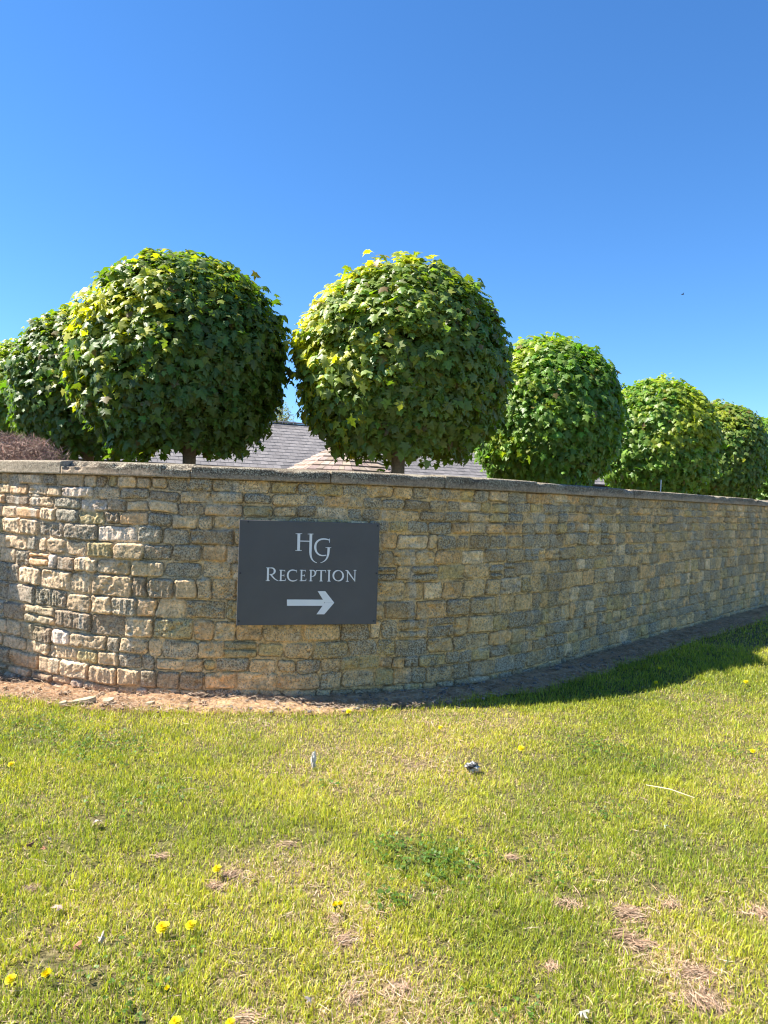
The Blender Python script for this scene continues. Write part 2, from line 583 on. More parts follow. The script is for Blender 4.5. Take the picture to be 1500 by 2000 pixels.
        # a thin shadow-dark seam where the mortar has shrunk from the stone
        crack = np.exp(-((din - 0.0) / 0.004) ** 2) * sstep(0.30, 0.5, vn(S[m] * 7, Z[m] * 7, 131))
        C[m] *= (1 - 0.7 * crack)[:, None]
        H[m] -= 0.010 * crack
        L[m] = L[m] * (1 - inside) + P[:, 3] * inside
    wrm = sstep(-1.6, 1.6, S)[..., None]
    C = C * ((1 - wrm) * np.array([1.0, 0.94, 1.06]) + wrm * np.array([1.46, 1.23, 0.95]))  # pinker at the sunlit left, khaki at right to offset blue shade
    C = C * (1 + 0.34 * (1 - wrm))  # sunlight painted in: left stones lightened where the sun falls
    # rusty soil splash at the foot, pale streaks below some joints
    sp = sstep(0.30, 0.02, Z + 0.25 * fbm(S * 3, Z * 6, 141, 3)) * sstep(1.0, -1.2, S)
    C = C * (1 - 0.6 * sp[..., None]) + 0.6 * sp[..., None] * np.array([0.42, 0.25, 0.13])
    L *= 1 - 0.8 * sp
    st = sstep(0.16, 0.32, fbm(S * 9, Z * 2.0, 151, 4))
    st = st * (0.42 + 0.2 * sstep(1.5, -1.0, S))
    C = C * (1 - st[..., None]) + st[..., None] * np.array([0.58, 0.53, 0.44])
    # pale and dark lichen blotches that run across stones and joints alike
    pb = sstep(0.02, 0.22, fbm(S * 7, Z * 9, 161, 5)) * (0.25 + 0.75 * sstep(-0.12, 0.2, fbm(S * 1.4, Z * 2.2, 163, 3))) * sstep(-3.2, 0.5, S)
    C = C * (1 - 0.52 * pb[..., None]) + 0.52 * pb[..., None] * np.array([0.56, 0.52, 0.40])
    db = sstep(0.06, 0.24, fbm(S * 9 + 40, Z * 11, 167, 5)) * (0.3 + 0.7 * sstep(-0.1, 0.2, fbm(S * 1.1 + 9, Z * 2.6, 169, 3))) * sstep(-2.6, 1.0, S)
    C = C * (1 - 0.52 * db[..., None]) + 0.52 * db[..., None] * np.array([0.17, 0.145, 0.10])
    L = np.clip(L + 0.5 * db * (1 - L) + 0.3 * pb * (1 - L), 0, 1)
    ol = sstep(0.10, 0.3, fbm(S * 2.2, Z * 2.8, 155, 3))
    C = C * (1 - 0.35 * ol[..., None]) + 0.35 * ol[..., None] * np.array([0.27, 0.24, 0.12])
    H *= np.clip((Z + 0.1) / 0.02, 0, 1)
    px, py, nx, ny, tx, ty = wall_frame(S)
    V = np.stack([px + nx * H, py + ny * H, Z], -1).reshape(-1, 3)
    n, m_ = S.shape
    i = np.arange(n - 1)[:, None] * m_ + np.arange(m_ - 1)[None, :]
    f = np.stack([i, i + m_, i + m_ + 1, i + 1], -1).reshape(-1, 4)
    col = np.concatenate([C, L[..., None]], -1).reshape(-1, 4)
    # back face and ends
    sb = np.arange(-11, 18.6, 0.25)
    bx, by, bnx, bny, _, _ = wall_frame(sb)
    T = 0.36
    o0 = len(V)
    VB = []
    for q in range(len(sb)):
        VB.append((bx[q] - bnx[q] * T, by[q] - bny[q] * T, -0.1)); VB.append((bx[q] - bnx[q] * T, by[q] - bny[q] * T, WALL_H))
    fb = [(o0 + 2 * q, o0 + 2 * q + 1, o0 + 2 * q + 3, o0 + 2 * q + 2) for q in range(len(sb) - 1)]
    V = np.vstack([V, VB]); col = np.vstack([col, np.tile([0.3, 0.25, 0.17, 0.5], (len(VB), 1))])
    last = (n - 1) * m_
    fb.append((0, m_ - 1, o0 + 1, o0)); fb.append((last + m_ - 1, last, len(V) - 2, len(V) - 1))
    V[:, 0] -= CX; V[:, 1] -= CY - WR
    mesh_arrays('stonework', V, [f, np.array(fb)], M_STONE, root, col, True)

    # coping stones, one by one
    def s_at(px_):                         # arc position seen at a photo column on the coping front
        best = min(np.arange(-6, 18, 0.005), key=lambda q: abs(colpx(q) - px_))
        return float(best)

    def colpx(q):
        a, b, c, d, _, _ = wall_frame(q)
        d_ = np.array([a + c * 0.05, b + d * 0.05, 1.8]) - EYE
        return 750 + FPX * (d_ @ right) / (d_ @ fwd)
    js = [s_at(p) for p in (120, 371, 645, 870, 1048, 1160, 1238, 1330, 1412, 1480)]
    js = [js[0] - 8.2, js[0] - 6.6, js[0] - 5.2, js[0] - 3.9, js[0] - 2.5, js[0] - 1.3] + js
    while js[-1] < 18.0:
        js.append(js[-1] + rs.uniform(1.0, 1.5))
    for q in range(len(js) - 1):
        a, b = js[q] + 0.004, js[q + 1] - 0.004
        cracked = q == 6
        step = 0.012 if a < 6 else 0.04
        su = np.linspace(a, b, max(8, int((b - a) / step)))
        # profile round the section: (distance in front of the wall face, height)
        fr = 0.052 + rs.uniform(-0.007, 0.007); hb = WALL_H + 0.003; ht = WALL_H + 0.104 + rs.uniform(-0.007, 0.007)
        prof = [(-0.41, hb), (-0.2, hb), (fr - 0.006, hb), (fr, hb + 0.006)] + [(fr, hb + 0.006 + t) for t in np.linspace(0.008, ht - hb - 0.018, 11)] + \
               [(fr - 0.002, ht - 0.006), (fr - 0.009, ht - 0.001)] + [(fr - d, ht + d * 0.07) for d in np.linspace(0.02, 0.16, 10)] + [(-0.18, ht + 0.016), (-0.41, ht), (-0.41, hb)]
        prof = np.array(prof[:-1]); np_ = len(prof)
        SS = np.repeat(su[:, None], np_, 1); D = np.repeat(prof[None, :, 0], len(su), 0); HH = np.repeat(prof[None, :, 1], len(su), 0)
        front = sstep(-0.25, 0.0, D)
        wob = 0.0035 * fbm(SS * 9, HH * 9, 200 + q, 4) + 0.0025 * fbm(SS * 60, HH * 60, 210 + q, 3)
        D = D + wob * front
        # spalled upper arris
        spall = np.maximum(0, fbm(SS * 3.2, SS * 0 + q, 220 + q, 4) - 0.03) * (0.30 if q in (6,) else 0.07) + 0.003 * np.maximum(0, fbm(SS * 25, SS * 0, 230 + q, 2))
        topn = sstep(WALL_H + 0.065, WALL_H + 0.10, HH) * front * sstep(-0.10, 0.03, D)
        HH = HH - np.clip(spall, 0, 0.035) * topn
        D = D - np.clip(spall, 0, 0.04) * topn * 0.9
        if cracked:                          # a broken corner at the left end of this stone, two dark scars
            for (c_, w_, dep) in ((a + 0.05, 0.05, 0.045), (a + 0.165, 0.045, 0.035)):
                tri = np.clip(1 - np.abs(SS - c_) / w_, 0, 1) * sstep(hb + 0.01, hb + 0.05, HH)
                tri = np.clip(tri * 2.5 - (hb + 0.10 - HH) * 14, 0, 1) * front
                D = D - dep * tri
            HH = HH - 0.016 * np.exp(-((SS - a - 0.1) / 0.07) ** 2) * topn
        px, py, nx, ny, tx, ty = wall_frame(SS)
        V = np.stack([px + nx * D - CX, py + ny * D - (CY - WR), HH], -1).reshape(-1, 3)
        n = len(su)
        ii = np.arange(n - 1)[:, None] * np_ + np.arange(np_)[None, :]
        jj = np.arange(n - 1)[:, None] * np_ + (np.arange(np_)[None, :] + 1) % np_
        f = np.stack([ii, jj, jj + np_, ii + np_], -1).reshape(-1, 4)
        V = np.vstack([V, V[:np_].mean(0), V[(n - 1) * np_:n * np_].mean(0)])
        e = [(n * np_, (k + 1) % np_, k) for k in range(np_)] + [(n * np_ + 1, (n - 1) * np_ + k, (n - 1) * np_ + (k + 1) % np_) for k in range(np_)]
        bc = np.array([0.38, 0.285, 0.195]) * rs.uniform(0.85, 1.12)
        if a < js[6] - 0.1: bc = np.array([0.40, 0.325, 0.235])
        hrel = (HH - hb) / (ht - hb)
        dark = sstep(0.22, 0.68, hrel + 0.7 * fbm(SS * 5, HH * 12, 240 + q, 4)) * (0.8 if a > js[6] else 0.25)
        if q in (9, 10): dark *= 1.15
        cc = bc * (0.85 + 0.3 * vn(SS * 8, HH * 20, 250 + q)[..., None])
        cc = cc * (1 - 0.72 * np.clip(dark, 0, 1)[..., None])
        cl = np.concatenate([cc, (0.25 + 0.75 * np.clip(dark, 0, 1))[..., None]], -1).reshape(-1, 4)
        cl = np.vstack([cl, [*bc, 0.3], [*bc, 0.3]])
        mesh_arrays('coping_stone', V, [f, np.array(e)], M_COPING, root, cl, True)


build_wall()


# the gate pier just outside the frame on the left; its shadow lies on the wall's left end
def build_pier():
    a = np.array([-4.61, 6.21]); b = np.array([-3.90, 6.45]); HP = 2.22
    u = (b - a) / np.linalg.norm(b - a); w = np.linalg.norm(b - a); v = np.array([-u[1], u[0]])
    root = empty('gate_pier', (*a, 0), 'square stone gate pier with flat cap left of the curved wall', 'pier')
    mb = MB(); rs = np.random.default_rng(3)
    z = -0.05
    d3 = lambda p, zz: np.array([p[0], p[1], zz])
    mb.box(d3(u * 0.014 + v * 0.014, -0.05), d3(u * (w - 0.028), 0), d3(v * (w - 0.028), 0), (0, 0, HP - 0.07), (0.30, 0.25, 0.17))
    k = 0
    while z < HP - 0.15:
        h = rs.uniform(0.12, 0.18); h = min(h, HP - 0.12 - z)
        cuts = [0, *sorted(rs.uniform(0.25, 0.75, 2) if rs.random() < 0.6 else [rs.uniform(0.35, 0.65)]), 1.0]
        for side in range(4):
            o = [np.zeros(2), u * w, u * w + v * w, v * w][side]; d = [u, v, -u, -v][side]; nn = [v, -u, -v, u][side]
            for c0, c1 in zip(cuts[:-1], cuts[1:]):
                lo, hi = c0 * (w - 0.05), c1 * (w - 0.05)
                c, _ = stone_palette(rs, 0, z, 0)
                mb.box(d3(o + d * (lo + 0.004) + nn * rs.uniform(-0.006, 0.004), z + 0.004), d3(d * (hi - lo - 0.008), 0), d3(nn * 0.05, 0), (0, 0, h - 0.008), c)
        z += h
    mb.build('shaft', M_STONE, root)
    c = MB(); c.box(d3(-u * 0.04, HP - 0.115), d3(u * (w + 0.05), 0), d3(v * (w + 0.05), 0), (0, 0, 0.115), (0.32, 0.28, 0.21))
    c.build('cap', M_COPING, root)


build_pier()


# ------------------------------------------------------------------ the sign
def build_sign():
    # photo corners of the board; the board is a flat A0-like panel held off the curved wall
    TL = at_depth(468, 1015, 5.80); TR = at_depth(738.5, 1022.5, 6.09)
    W, Hh = 1.138, 0.832
    d = TR - TL; d[2] = 0; d /= np.linalg.norm(d)
    n = np.array([d[1], -d[0], 0])               # towards the viewer
    zt = 0.5 * (TL[2] + TR[2])
    org = np.array([TL[0], TL[1], zt - Hh])
    ang = math.atan2(d[1], d[0])
    root = empty('sign', org, 'dark grey board with white RECEPTION lettering and arrow, fixed to the stone wall', 'sign', rz=ang)
    # local axes: x right, y into the wall, z up
    mb = MB(); t = 0.010
    bev = 0.002
    v = []
    for (y, i) in ((0, bev), (bev, 0), (t, 0)):
        v += [(i, y, i), (W - i, y, i), (W - i, y, Hh - i), (i, y, Hh - i)]
    f = [(0, 1, 2, 3)]
    for r in range(2):
        for k in range(4):
            f.append((r * 4 + (k + 1) % 4, r * 4 + k, (r + 1) * 4 + k, (r + 1) * 4 + (k + 1) % 4))
    f.append((11, 10, 9, 8))
    mb.add(v, f, (0.108, 0.101, 0.098)); mb.build('board', M_SIGN, root)
    # zoomed-photo coordinates -> board coordinates (inverse bilinear)
    q = np.array([(92, 72), (1397, 110), (1357, 1060), (57, 1080)], float)

    def loc(x, y):
        u, w = 0.5, 0.5
        for _ in range(12):
            p = (1 - u) * (1 - w) * q[0] + u * (1 - w) * q[1] + u * w * q[2] + (1 - u) * w * q[3]
            du = (1 - w) * (q[1] - q[0]) + w * (q[2] - q[3]); dw = (1 - u) * (q[3] - q[0]) + u * (q[2] - q[1])
            J = np.array([du, dw]).T
            s = np.linalg.solve(J, np.array([x, y]) - p); u += s[0]; w += s[1]
        u = u - 0.015 * u * (1 - u)
        return u * W, (1 - w) * Hh
    lay = [0]

    def poly(m, pts, col=(0.84, 0.82, 0.80)):
        lay[0] += 1
        y = -0.0012 - 0.00006 * (lay[0] % 12)
        P = [loc(*p) for p in pts]
        a = sum(P[i][0] * P[(i + 1) % len(P)][1] - P[(i + 1) % len(P)][0] * P[i][1] for i in range(len(P)))
        if a < 0: P = P[::-1]
        k = len(P)
        V = [(p[0], y, p[1]) for p in P] + [(p[0], -0.0002, p[1]) for p in P]
        return V, k, y

    def quad(m, a, b, c, d_):
        V, k, y = poly(m, [a, b, c, d_])
        m.add(V, [(0, 1, 2, 3)] + [((i + 1) % 4, i, i + 4, (i + 1) % 4 + 4) for i in range(4)], (0.84, 0.82, 0.80))

    def stroke(m, pts, ws):
        """ribbon of varying width along points in zoomed-photo pixels"""
        pts = np.array(pts, float); ws = np.array(ws, float)
        lay[0] += 1; y = -0.0012 - 0.00006 * (lay[0] % 12)
        t_ = np.gradient(pts, axis=0); t_ /= np.linalg.norm(t_, axis=1)[:, None]
        nn = np.stack([t_[:, 1], -t_[:, 0]], 1)
        L_ = [loc(*p) for p in pts + nn * ws[:, None] / 2]; R_ = [loc(*p) for p in pts - nn * ws[:, None] / 2]
        V = [(p[0], y, p[1]) for p in L_] + [(p[0], y, p[1]) for p in R_]
        k = len(pts)
        m.add(V, [(i, i + 1, k + i + 1, k + i) for i in range(k - 1)], (0.84, 0.82, 0.80))

    def arc(cx, cy, rx, ry, a0, a1, n_=26, rot=0.0):
        t_ = np.radians(np.linspace(a0, a1, n_))
        x, y = rx * np.cos(t_), -ry * np.sin(t_)
        return np.stack([cx + x * math.cos(rot) - y * math.sin(rot), cy + x * math.sin(rot) + y * math.cos(rot)], 1)

    def bez(p0, p1, p2, p3, n_=16):
        t_ = np.linspace(0, 1, n_)[:, None]
        p0, p1, p2, p3 = map(np.array, (p0, p1, p2, p3))
        return (1 - t_) ** 3 * p0 + 3 * t_ * (1 - t_) ** 2 * p1 + 3 * t_ ** 2 * (1 - t_) * p2 + t_ ** 3 * p3

    def serif(m, x, y, w, dirn=0.0, th=6):
        stroke(m, [(x - w / 2, y), (x - w / 4, y + dirn), (x, y + dirn * 1.2), (x + w / 4, y + dirn), (x + w / 2, y)], [th * .6, th, th * 1.3, th, th * .6])

    # monogram: H whose right stem drops into a hook, G with a tail mirrored to it
    m = MB()
    quad(m, (619, 204), (645, 205), (640, 366), (615, 364))
    serif(m, 632, 205, 62); serif(m, 628, 364, 62)
    quad(m, (640, 270), (736, 272), (736, 281), (640, 279))
    right_stem = np.vstack([[(744, 207), (742, 260), (740, 320)], bez((738, 370), (736, 430), (752, 468), (798, 481))])
    stroke(m, right_stem, np.concatenate([[25, 24, 24], np.linspace(23, 5, 16)]))
    serif(m, 741, 208, 56)
    g = np.vstack([bez((918, 268), (880, 245), (785, 245), (783, 332), 18), bez((783, 332), (784, 395), (830, 425), (886, 408), 18)[1:]])
    wv = np.concatenate([np.linspace(9, 21, 18), np.linspace(21, 9, 18)[1:]])
    stroke(m, g, wv)
    quad(m, (915, 252), (921, 252), (919, 294), (914, 286))
    tail = np.vstack([[(909, 336), (907, 365)], bez((905, 390), (898, 440), (875, 470), (830, 481))])
    stroke(m, tail, np.concatenate([[23, 22], np.linspace(21, 4, 16)]))
    serif(m, 906, 337, 54)
    m.build('monogram', M_WHITE, root)
    # RECEPTION in spaced roman small capitals
    L = MB()
    def yb(x): return 651 + (x - 325) * 0.004
    sl = -0.035                                   # verticals lean with the board
    def stem(x, y0, y1, w=15, s0=True, s1=True):
        xo = lambda y: x + sl * (y - y1) * -1 * 0 + (y1 - y) * 0.03
        quad(L, (xo(y0) - w / 2, y0), (xo(y0) + w / 2, y0), (xo(y1) + w / 2, y1), (xo(y1) - w / 2, y1))
        if s0: serif(L, xo(y0), y0, w + 20, 0, 6)
        if s1: serif(L, xo(y1), y1, w + 20, 0, 6)
    # R
    stem(344, 529, 651, 18)
    stroke(L, np.vstack([[(348, 531), (370, 530)], bez((378, 530), (418, 530), (418, 590), (376, 592)), [(360, 592)]]), [6, 7] + list(np.concatenate([np.linspace(9, 19, 8), np.linspace(19, 7, 8)])) + [6])
    stroke(L, bez((372, 592), (394, 622), (410, 644), (440, 652), 10), np.linspace(15, 15, 10) * np.linspace(1, 0.45, 10))
    def E_(x):
        stem(x + 12, 551, yb(x), 14)
        quad(L, (x + 14, 549), (x + 52, 550), (x + 52, 556), (x + 14, 555)); quad(L, (x + 48, 549), (x + 53, 549), (x + 52, 569), (x + 50, 569))
        quad(L, (x + 14, 597), (x + 44, 598), (x + 44, 604), (x + 14, 603)); quad(L, (x + 41, 591), (x + 45, 591), (x + 45, 612), (x + 41, 612))
        b = yb(x); quad(L, (x + 12, b - 5), (x + 54, b - 5), (x + 57, b + 2), (x + 12, b + 2)); quad(L, (x + 54, b - 20), (x + 58, b - 20), (x + 56, b + 2), (x + 51, b + 2))
    E_(450)
    def C_(x):
        g_ = np.vstack([bez((x + 90, 562), (x + 60, 540), (x + 6, 545), (x + 6, 603), 16), bez((x + 6, 603), (x + 8, 660), (x + 64, 664), (x + 93, 640), 16)[1:]])
        stroke(L, g_, np.concatenate([np.linspace(7, 17, 16), np.linspace(17, 6, 16)[1:]]))
        quad(L, (x + 87, 548), (x + 91, 548), (x + 90, 576), (x + 87, 574))
    C_(521)
    E_(640)
    stem(739, 551, 653, 14)
    stroke(L, np.vstack([[(742, 553)], bez((752, 552), (794, 548), (794, 612), (748, 610), 18)]), [6] + list(np.concatenate([np.linspace(7, 16, 9), np.linspace(16, 6, 9)])))
    stem(835, 553, 654, 15, False)
    quad(L, (791, 550), (880, 551), (880, 558), (791, 557)); quad(L, (789, 550), (795, 550), (793, 572), (789, 572)); quad(L, (876, 551), (882, 551), (882, 574), (878, 574))
    stem(909, 552, 655, 15)
    o = arc(997, 603, 46, 49, 0, 360, 48)
    stroke(L, o, 7 + 10 * np.abs(np.cos(np.radians(np.linspace(0, 360, 48) + 12))) ** 1.2)
    stem(1082, 553, 656, 8, False)
    stem(1153, 552, 656, 8, True, False)
    quad(L, (1070, 552), (1090, 552), (1160, 656), (1152, 658))
    serif(L, 1076, 553, 26, 0, 6)
    L.build('lettering', M_WHITE, root)
    A = MB()
    quad(A, (518, 830), (862, 831), (866, 889), (518, 890))
    quad(A, (803, 750), (874, 750), (958, 859), (869, 859)); quad(A, (869, 860), (958, 860), (864, 970), (791, 970))
    A.build('arrow', M_WHITE, root)
    for (x, y) in ((170, 90), (1375, 132), (80, 1038), (1332, 1030), (95, 580), (1360, 580)):
        u, w = loc(x, y)
        s = MB(); s.tube([(u, -0.0005, w), (u, -0.003, w), (u, -0.0042, w)], [0.007, 0.0068, 0.004], 12, (0.05, 0.05, 0.055)); s.build('screw', M_METAL, root)
    for (x, z) in ((0.08, 0.08), (W - 0.08, 0.08), (0.08, Hh - 0.08), (W - 0.08, Hh - 0.08)):
        s = MB(); s.tube([(x, t, z), (x, t + 0.12, z)], [0.012, 0.012], 8, (0.3, 0.3, 0.3)); s.build('standoff', M_METAL, root)


build_sign()

# ------------------------------------------------------------------ maple trees
def leaf_template():
    half = [(0.0, 0.06), (0.16, 0.0), (0.40, -0.07), (0.36, 0.10), (0.30, 0.20), (0.46, 0.26), (0.62, 0.44), (0.42, 0.46), (0.25, 0.50), (0.27, 0.68), (0.13, 0.78)]
    pts = half + [(0.0, 1.03)] + [(-x, y) for x, y in half[:0:-1]]
    pts = np.array(pts)
    c = np.array([[0.0, 0.33]])
    P = np.vstack([pts, c])
    z = -0.30 * np.abs(P[:, 0]) ** 1.2 - 0.16 * np.maximum(P[:, 1] - 0.4, 0) ** 1.5
    z[[4, 8]] += 0.05
    V = np.column_stack([P, z])
    n = len(pts)
    F = np.array([(i, (i + 1) % n, n) for i in range(n)])
    return V, F


LEAF_V, LEAF_F = leaf_template()
PROF_T = np.array([0, .06, .15, .27, .40, .53, .65, .77, .865, .93, .975, 1.0])
PROF_R = np.array([.66, .79, .90, .965, 1.0, .985, .93, .82, .66, .47, .27, 0.03])


def build_crown(seed, n_out=6200, yellow=0.5, brown=0.0, green=(0.050, 0.098, 0.024)):
    """leaf arrays for a clipped dome: radius 1.13, from z=1.93 to z=4.2 (tree-local)"""
    r = np.random.default_rng(seed)
    R0, Z0, HT = 1.10, 2.13, 2.03
    # shoots carry groups of leaves, spread by area over the dome
    tt = np.linspace(0, 1, 400)
    pr = np.interp(tt, PROF_T, PROF_R) * R0
    dA = pr * np.hypot(np.gradient(pr), np.gradient(tt) * HT); cdf = np.cumsum(dA); cdf /= cdf[-1]
    ns = n_out // 6
    ts = np.interp(r.random(ns), cdf, tt); az = r.uniform(0, 2 * np.pi, ns)
    off = r.normal(0, 0.042, ns) - 0.03
    stray = (r.random(ns) < 0.008) & (ts > 0.35)
    off[stray] += r.uniform(0.05, 0.12, stray.sum())
    k = np.repeat(np.arange(ns), 6)
    t = np.clip(ts[k] + r.normal(0, 0.028, len(k)), -0.06, 1.0)
    rr = np.maximum(np.interp(t, PROF_T, PROF_R) * R0, 0.12)
    a = az[k] + r.normal(0, 0.075, len(k)) / rr
    dep = off[k] + r.normal(0, 0.03, len(k)) - 0.02
    # inner leaves close the crown against the light
    ni = int(n_out * 0.55)
    t = np.concatenate([t, r.uniform(0.02, 0.93, ni)]); a = np.concatenate([a, r.uniform(0, 2 * np.pi, ni)])
    dep = np.concatenate([dep, -r.uniform(0.10, 0.5, ni)])
    # ragged hanging fringe round the lower rim
    nf = int(n_out * 0.06)
    t = np.concatenate([t, r.uniform(-0.05, 0.04, nf)]); a = np.concatenate([a, r.uniform(0, 2 * np.pi, nf)])
    dep = np.concatenate([dep, -np.abs(r.normal(0, 0.16, nf))])
    n = len(t)
    lump = 1 + 0.09 * (vn(a / (2 * np.pi) * 9, t * 5, seed) - 0.5) + 0.05 * (vn(a / (2 * np.pi) * 22, t * 11, seed + 3) - 0.5)
    tc = np.clip(t, 0, 1)
    R = np.interp(tc, PROF_T, PROF_R) * R0 * lump
    dr = (np.interp(np.clip(tc + .02, 0, 1), PROF_T, PROF_R) - np.interp(np.clip(tc - .02, 0, 1), PROF_T, PROF_R)) * R0 / (0.04 * HT)
    no = np.stack([np.cos(a), np.sin(a), -np.clip(dr, -4, 0.8)], 1); no /= np.linalg.norm(no, axis=1)[:, None]
    p = np.stack([R * np.cos(a), R * np.sin(a), Z0 + t * HT + 0.05 * (lump - 1) * HT], 1) + no * dep[:, None]
    if nf:
        p[-nf:, 2] += r.normal(-0.02, 0.05, nf)
    # blade faces outwards and up, tip hangs down
    N = no * 0.8 + np.array([0, 0, 0.42]) + r.normal(0, 0.36, (n, 3)); N /= np.linalg.norm(N, axis=1)[:, None]
    D = np.array([0, 0, -1.0]) + no * 0.30 * np.array([1, 1, 0.2]) + r.normal(0, 0.30, (n, 3))
    D -= N * np.sum(D * N, 1)[:, None]; D /= np.linalg.norm(D, axis=1)[:, None]
    X = np.cross(D, N)
    sc = r.uniform(0.068, 0.124, n) * np.where(r.random(n) < 0.15, 0.65, 1)
    Lv = LEAF_V.copy()
    curl = r.uniform(0.5, 2.8, n)
    V = p[:, None, :] + sc[:, None, None] * (Lv[None, :, 0:1] * X[:, None, :] * r.uniform(0.85, 1.1, n)[:, None, None] + Lv[None, :, 1:2] * D[:, None, :] + (Lv[None, :, 2:3] * curl[:, None, None]) * N[:, None, :])
    V -= (D * sc[:, None] * 0.35)[:, None, :]
    nl = len(Lv)
    F = (LEAF_F[None] + (np.arange(n) * nl)[:, None, None]).reshape(-1, 3)
    g = np.array(green)
    c = g * (0.72 + 0.6 * r.random(n))[:, None]
    c *= (1 + r.normal(0, 0.08, (n, 3)))
    # young yellow-green shoots, more on top and strong growth; backlit yellow painted on sunward side
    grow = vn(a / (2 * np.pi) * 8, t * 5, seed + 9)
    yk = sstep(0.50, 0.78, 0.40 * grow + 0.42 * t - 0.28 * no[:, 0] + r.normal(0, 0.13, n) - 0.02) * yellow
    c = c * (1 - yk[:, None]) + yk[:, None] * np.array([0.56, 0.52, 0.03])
    bk = (r.random(n) < 0.025 + brown * sstep(0.3, 1.0, t)) * r.uniform(0.4, 1.0, n)
    c = c * (1 - bk[:, None]) + bk[:, None] * np.array([0.20, 0.13, 0.05])
    c = np.clip(c, 0.004, 1)
    C = np.repeat(c, nl, 0)
    return V.reshape(-1, 3), F, C


def build_trunk(seed):
    r = np.random.default_rng(seed)
    mb = MB()
    n = 14
    zs = np.array([-0.05, 0.05, 0.2, 0.6, 1.1, 1.6, 2.0, 2.3, 2.8, 3.3])
    rd = np.array([0.125, 0.105, 0.09, 0.08, 0.075, 0.072, 0.072, 0.075, 0.05, 0.025])
    pts = [(0.012 * math.sin(z * 2.1 + seed), 0.012 * math.cos(z * 1.7 + seed), z) for z in zs]
    mb.tube(pts, rd * 0.98, n, (0.24, 0.19, 0.135))
    for k in range(8):
        az = 2 * math.pi * k / 8 + r.uniform(-0.3, 0.3); z = r.uniform(2.05, 2.7); l = r.uniform(0.6, 0.95)
        q = [(0, 0, z), (0.35 * l * math.cos(az), 0.35 * l * math.sin(az), z + 0.22), (0.75 * l * math.cos(az + .15), 0.75 * l * math.sin(az + .15), z + 0.6), (l * math.cos(az + .1), l * math.sin(az + .1), z + 0.95)]
        mb.tube(q, [0.04, 0.028, 0.018, 0.008], 7, (0.24, 0.19, 0.135))
        for s in range(3):
            b = np.array(q[1 + s % 2]); az2 = az + r.uniform(-1, 1)
            e = b + np.array([math.cos(az2), math.sin(az2), r.uniform(-0.2, 0.6)]) * r.uniform(0.25, 0.45)
            mb.tube([b, (b + e) / 2 + [0, 0, 0.03], e], [0.012, 0.008, 0.004], 5, (0.24, 0.19, 0.135))
    return mb


def tree_protos():
    out = []
    for (seed, yl, br, gr) in ((101, 0.75, 0.01, (0.112, 0.178, 0.034)), (202, 0.95, 0.02, (0.165, 0.232, 0.044)), (303, 0.40, 0.0, (0.155, 0.262, 0.040)), (404, 0.35, 0.05, (0.165, 0.245, 0.05))):
        out.append((build_crown(seed, 13000, yl, br, gr), build_trunk(seed)))
    return out


def build_trees():
    protos = tree_protos()
    made = {}
    TG = 'clipped maples along the wall'
    spots = [
        # x, y, proto, rotation, scale, z-scale, label
        (-2.29, 8.68, 0, 0.0, 1.09, 1.06, 'big clipped dome maple left of centre, its trunk rising left of the sign'),
        (0.16, 8.8, 1, 0.0, 1.12, 1.07, 'yellow-topped clipped dome maple in the middle, above the right edge of the sign'),
        (2.40, 11.2, 2, 0.0, 1.0, 1.035, 'bright green dome maple just right of the yellow-topped one, a black scrap under it'),
        (5.25, 14.4, 2, 2.1, 1.04, 1.05, 'dome maple with the thin grey rod standing in front of its right half'),
        (7.6, 17.1, 3, 0.5, 1.0, 1.07, 'paler green dome maple near the right edge of the photo'),
        (10.2, 19.3, 2, 4.0, 1.06, 1.15, 'green dome maple cut by the right edge, last of the row'),
        (-4.60, 11.4, 0, 2.6, 1.12, 1.06, 'dome maple half hidden behind the big left one, above the brown twig hedge'),
        (-7.0, 14.2, 2, 1.2, 1.12, 1.06, 'shaded dome maple at the left edge, farthest left behind the hedge'),
    ]
    for (x, y, k, rz, sc, zsc, lab) in spots:
        if k not in made:
            root = empty('maple_tree', (x, y, 0), lab, 'tree', TG, rz)
            (V, F, C), tb = protos[k]
            co = mesh_arrays('crown', V, F, M_LEAF, root, C, True)
            if k == 0: co.location.x = -0.15
            tb.build('trunk', M_BARK, root, True)
            made[k] = root
        else:
            root = copy_tree(made[k])
            root['label'] = lab
        root.location = (x, y, -4.0 * (zsc - 1) if x > 1 else 0); root.rotation_euler = (0, 0, rz); root.scale = (sc, sc, zsc)


build_trees()


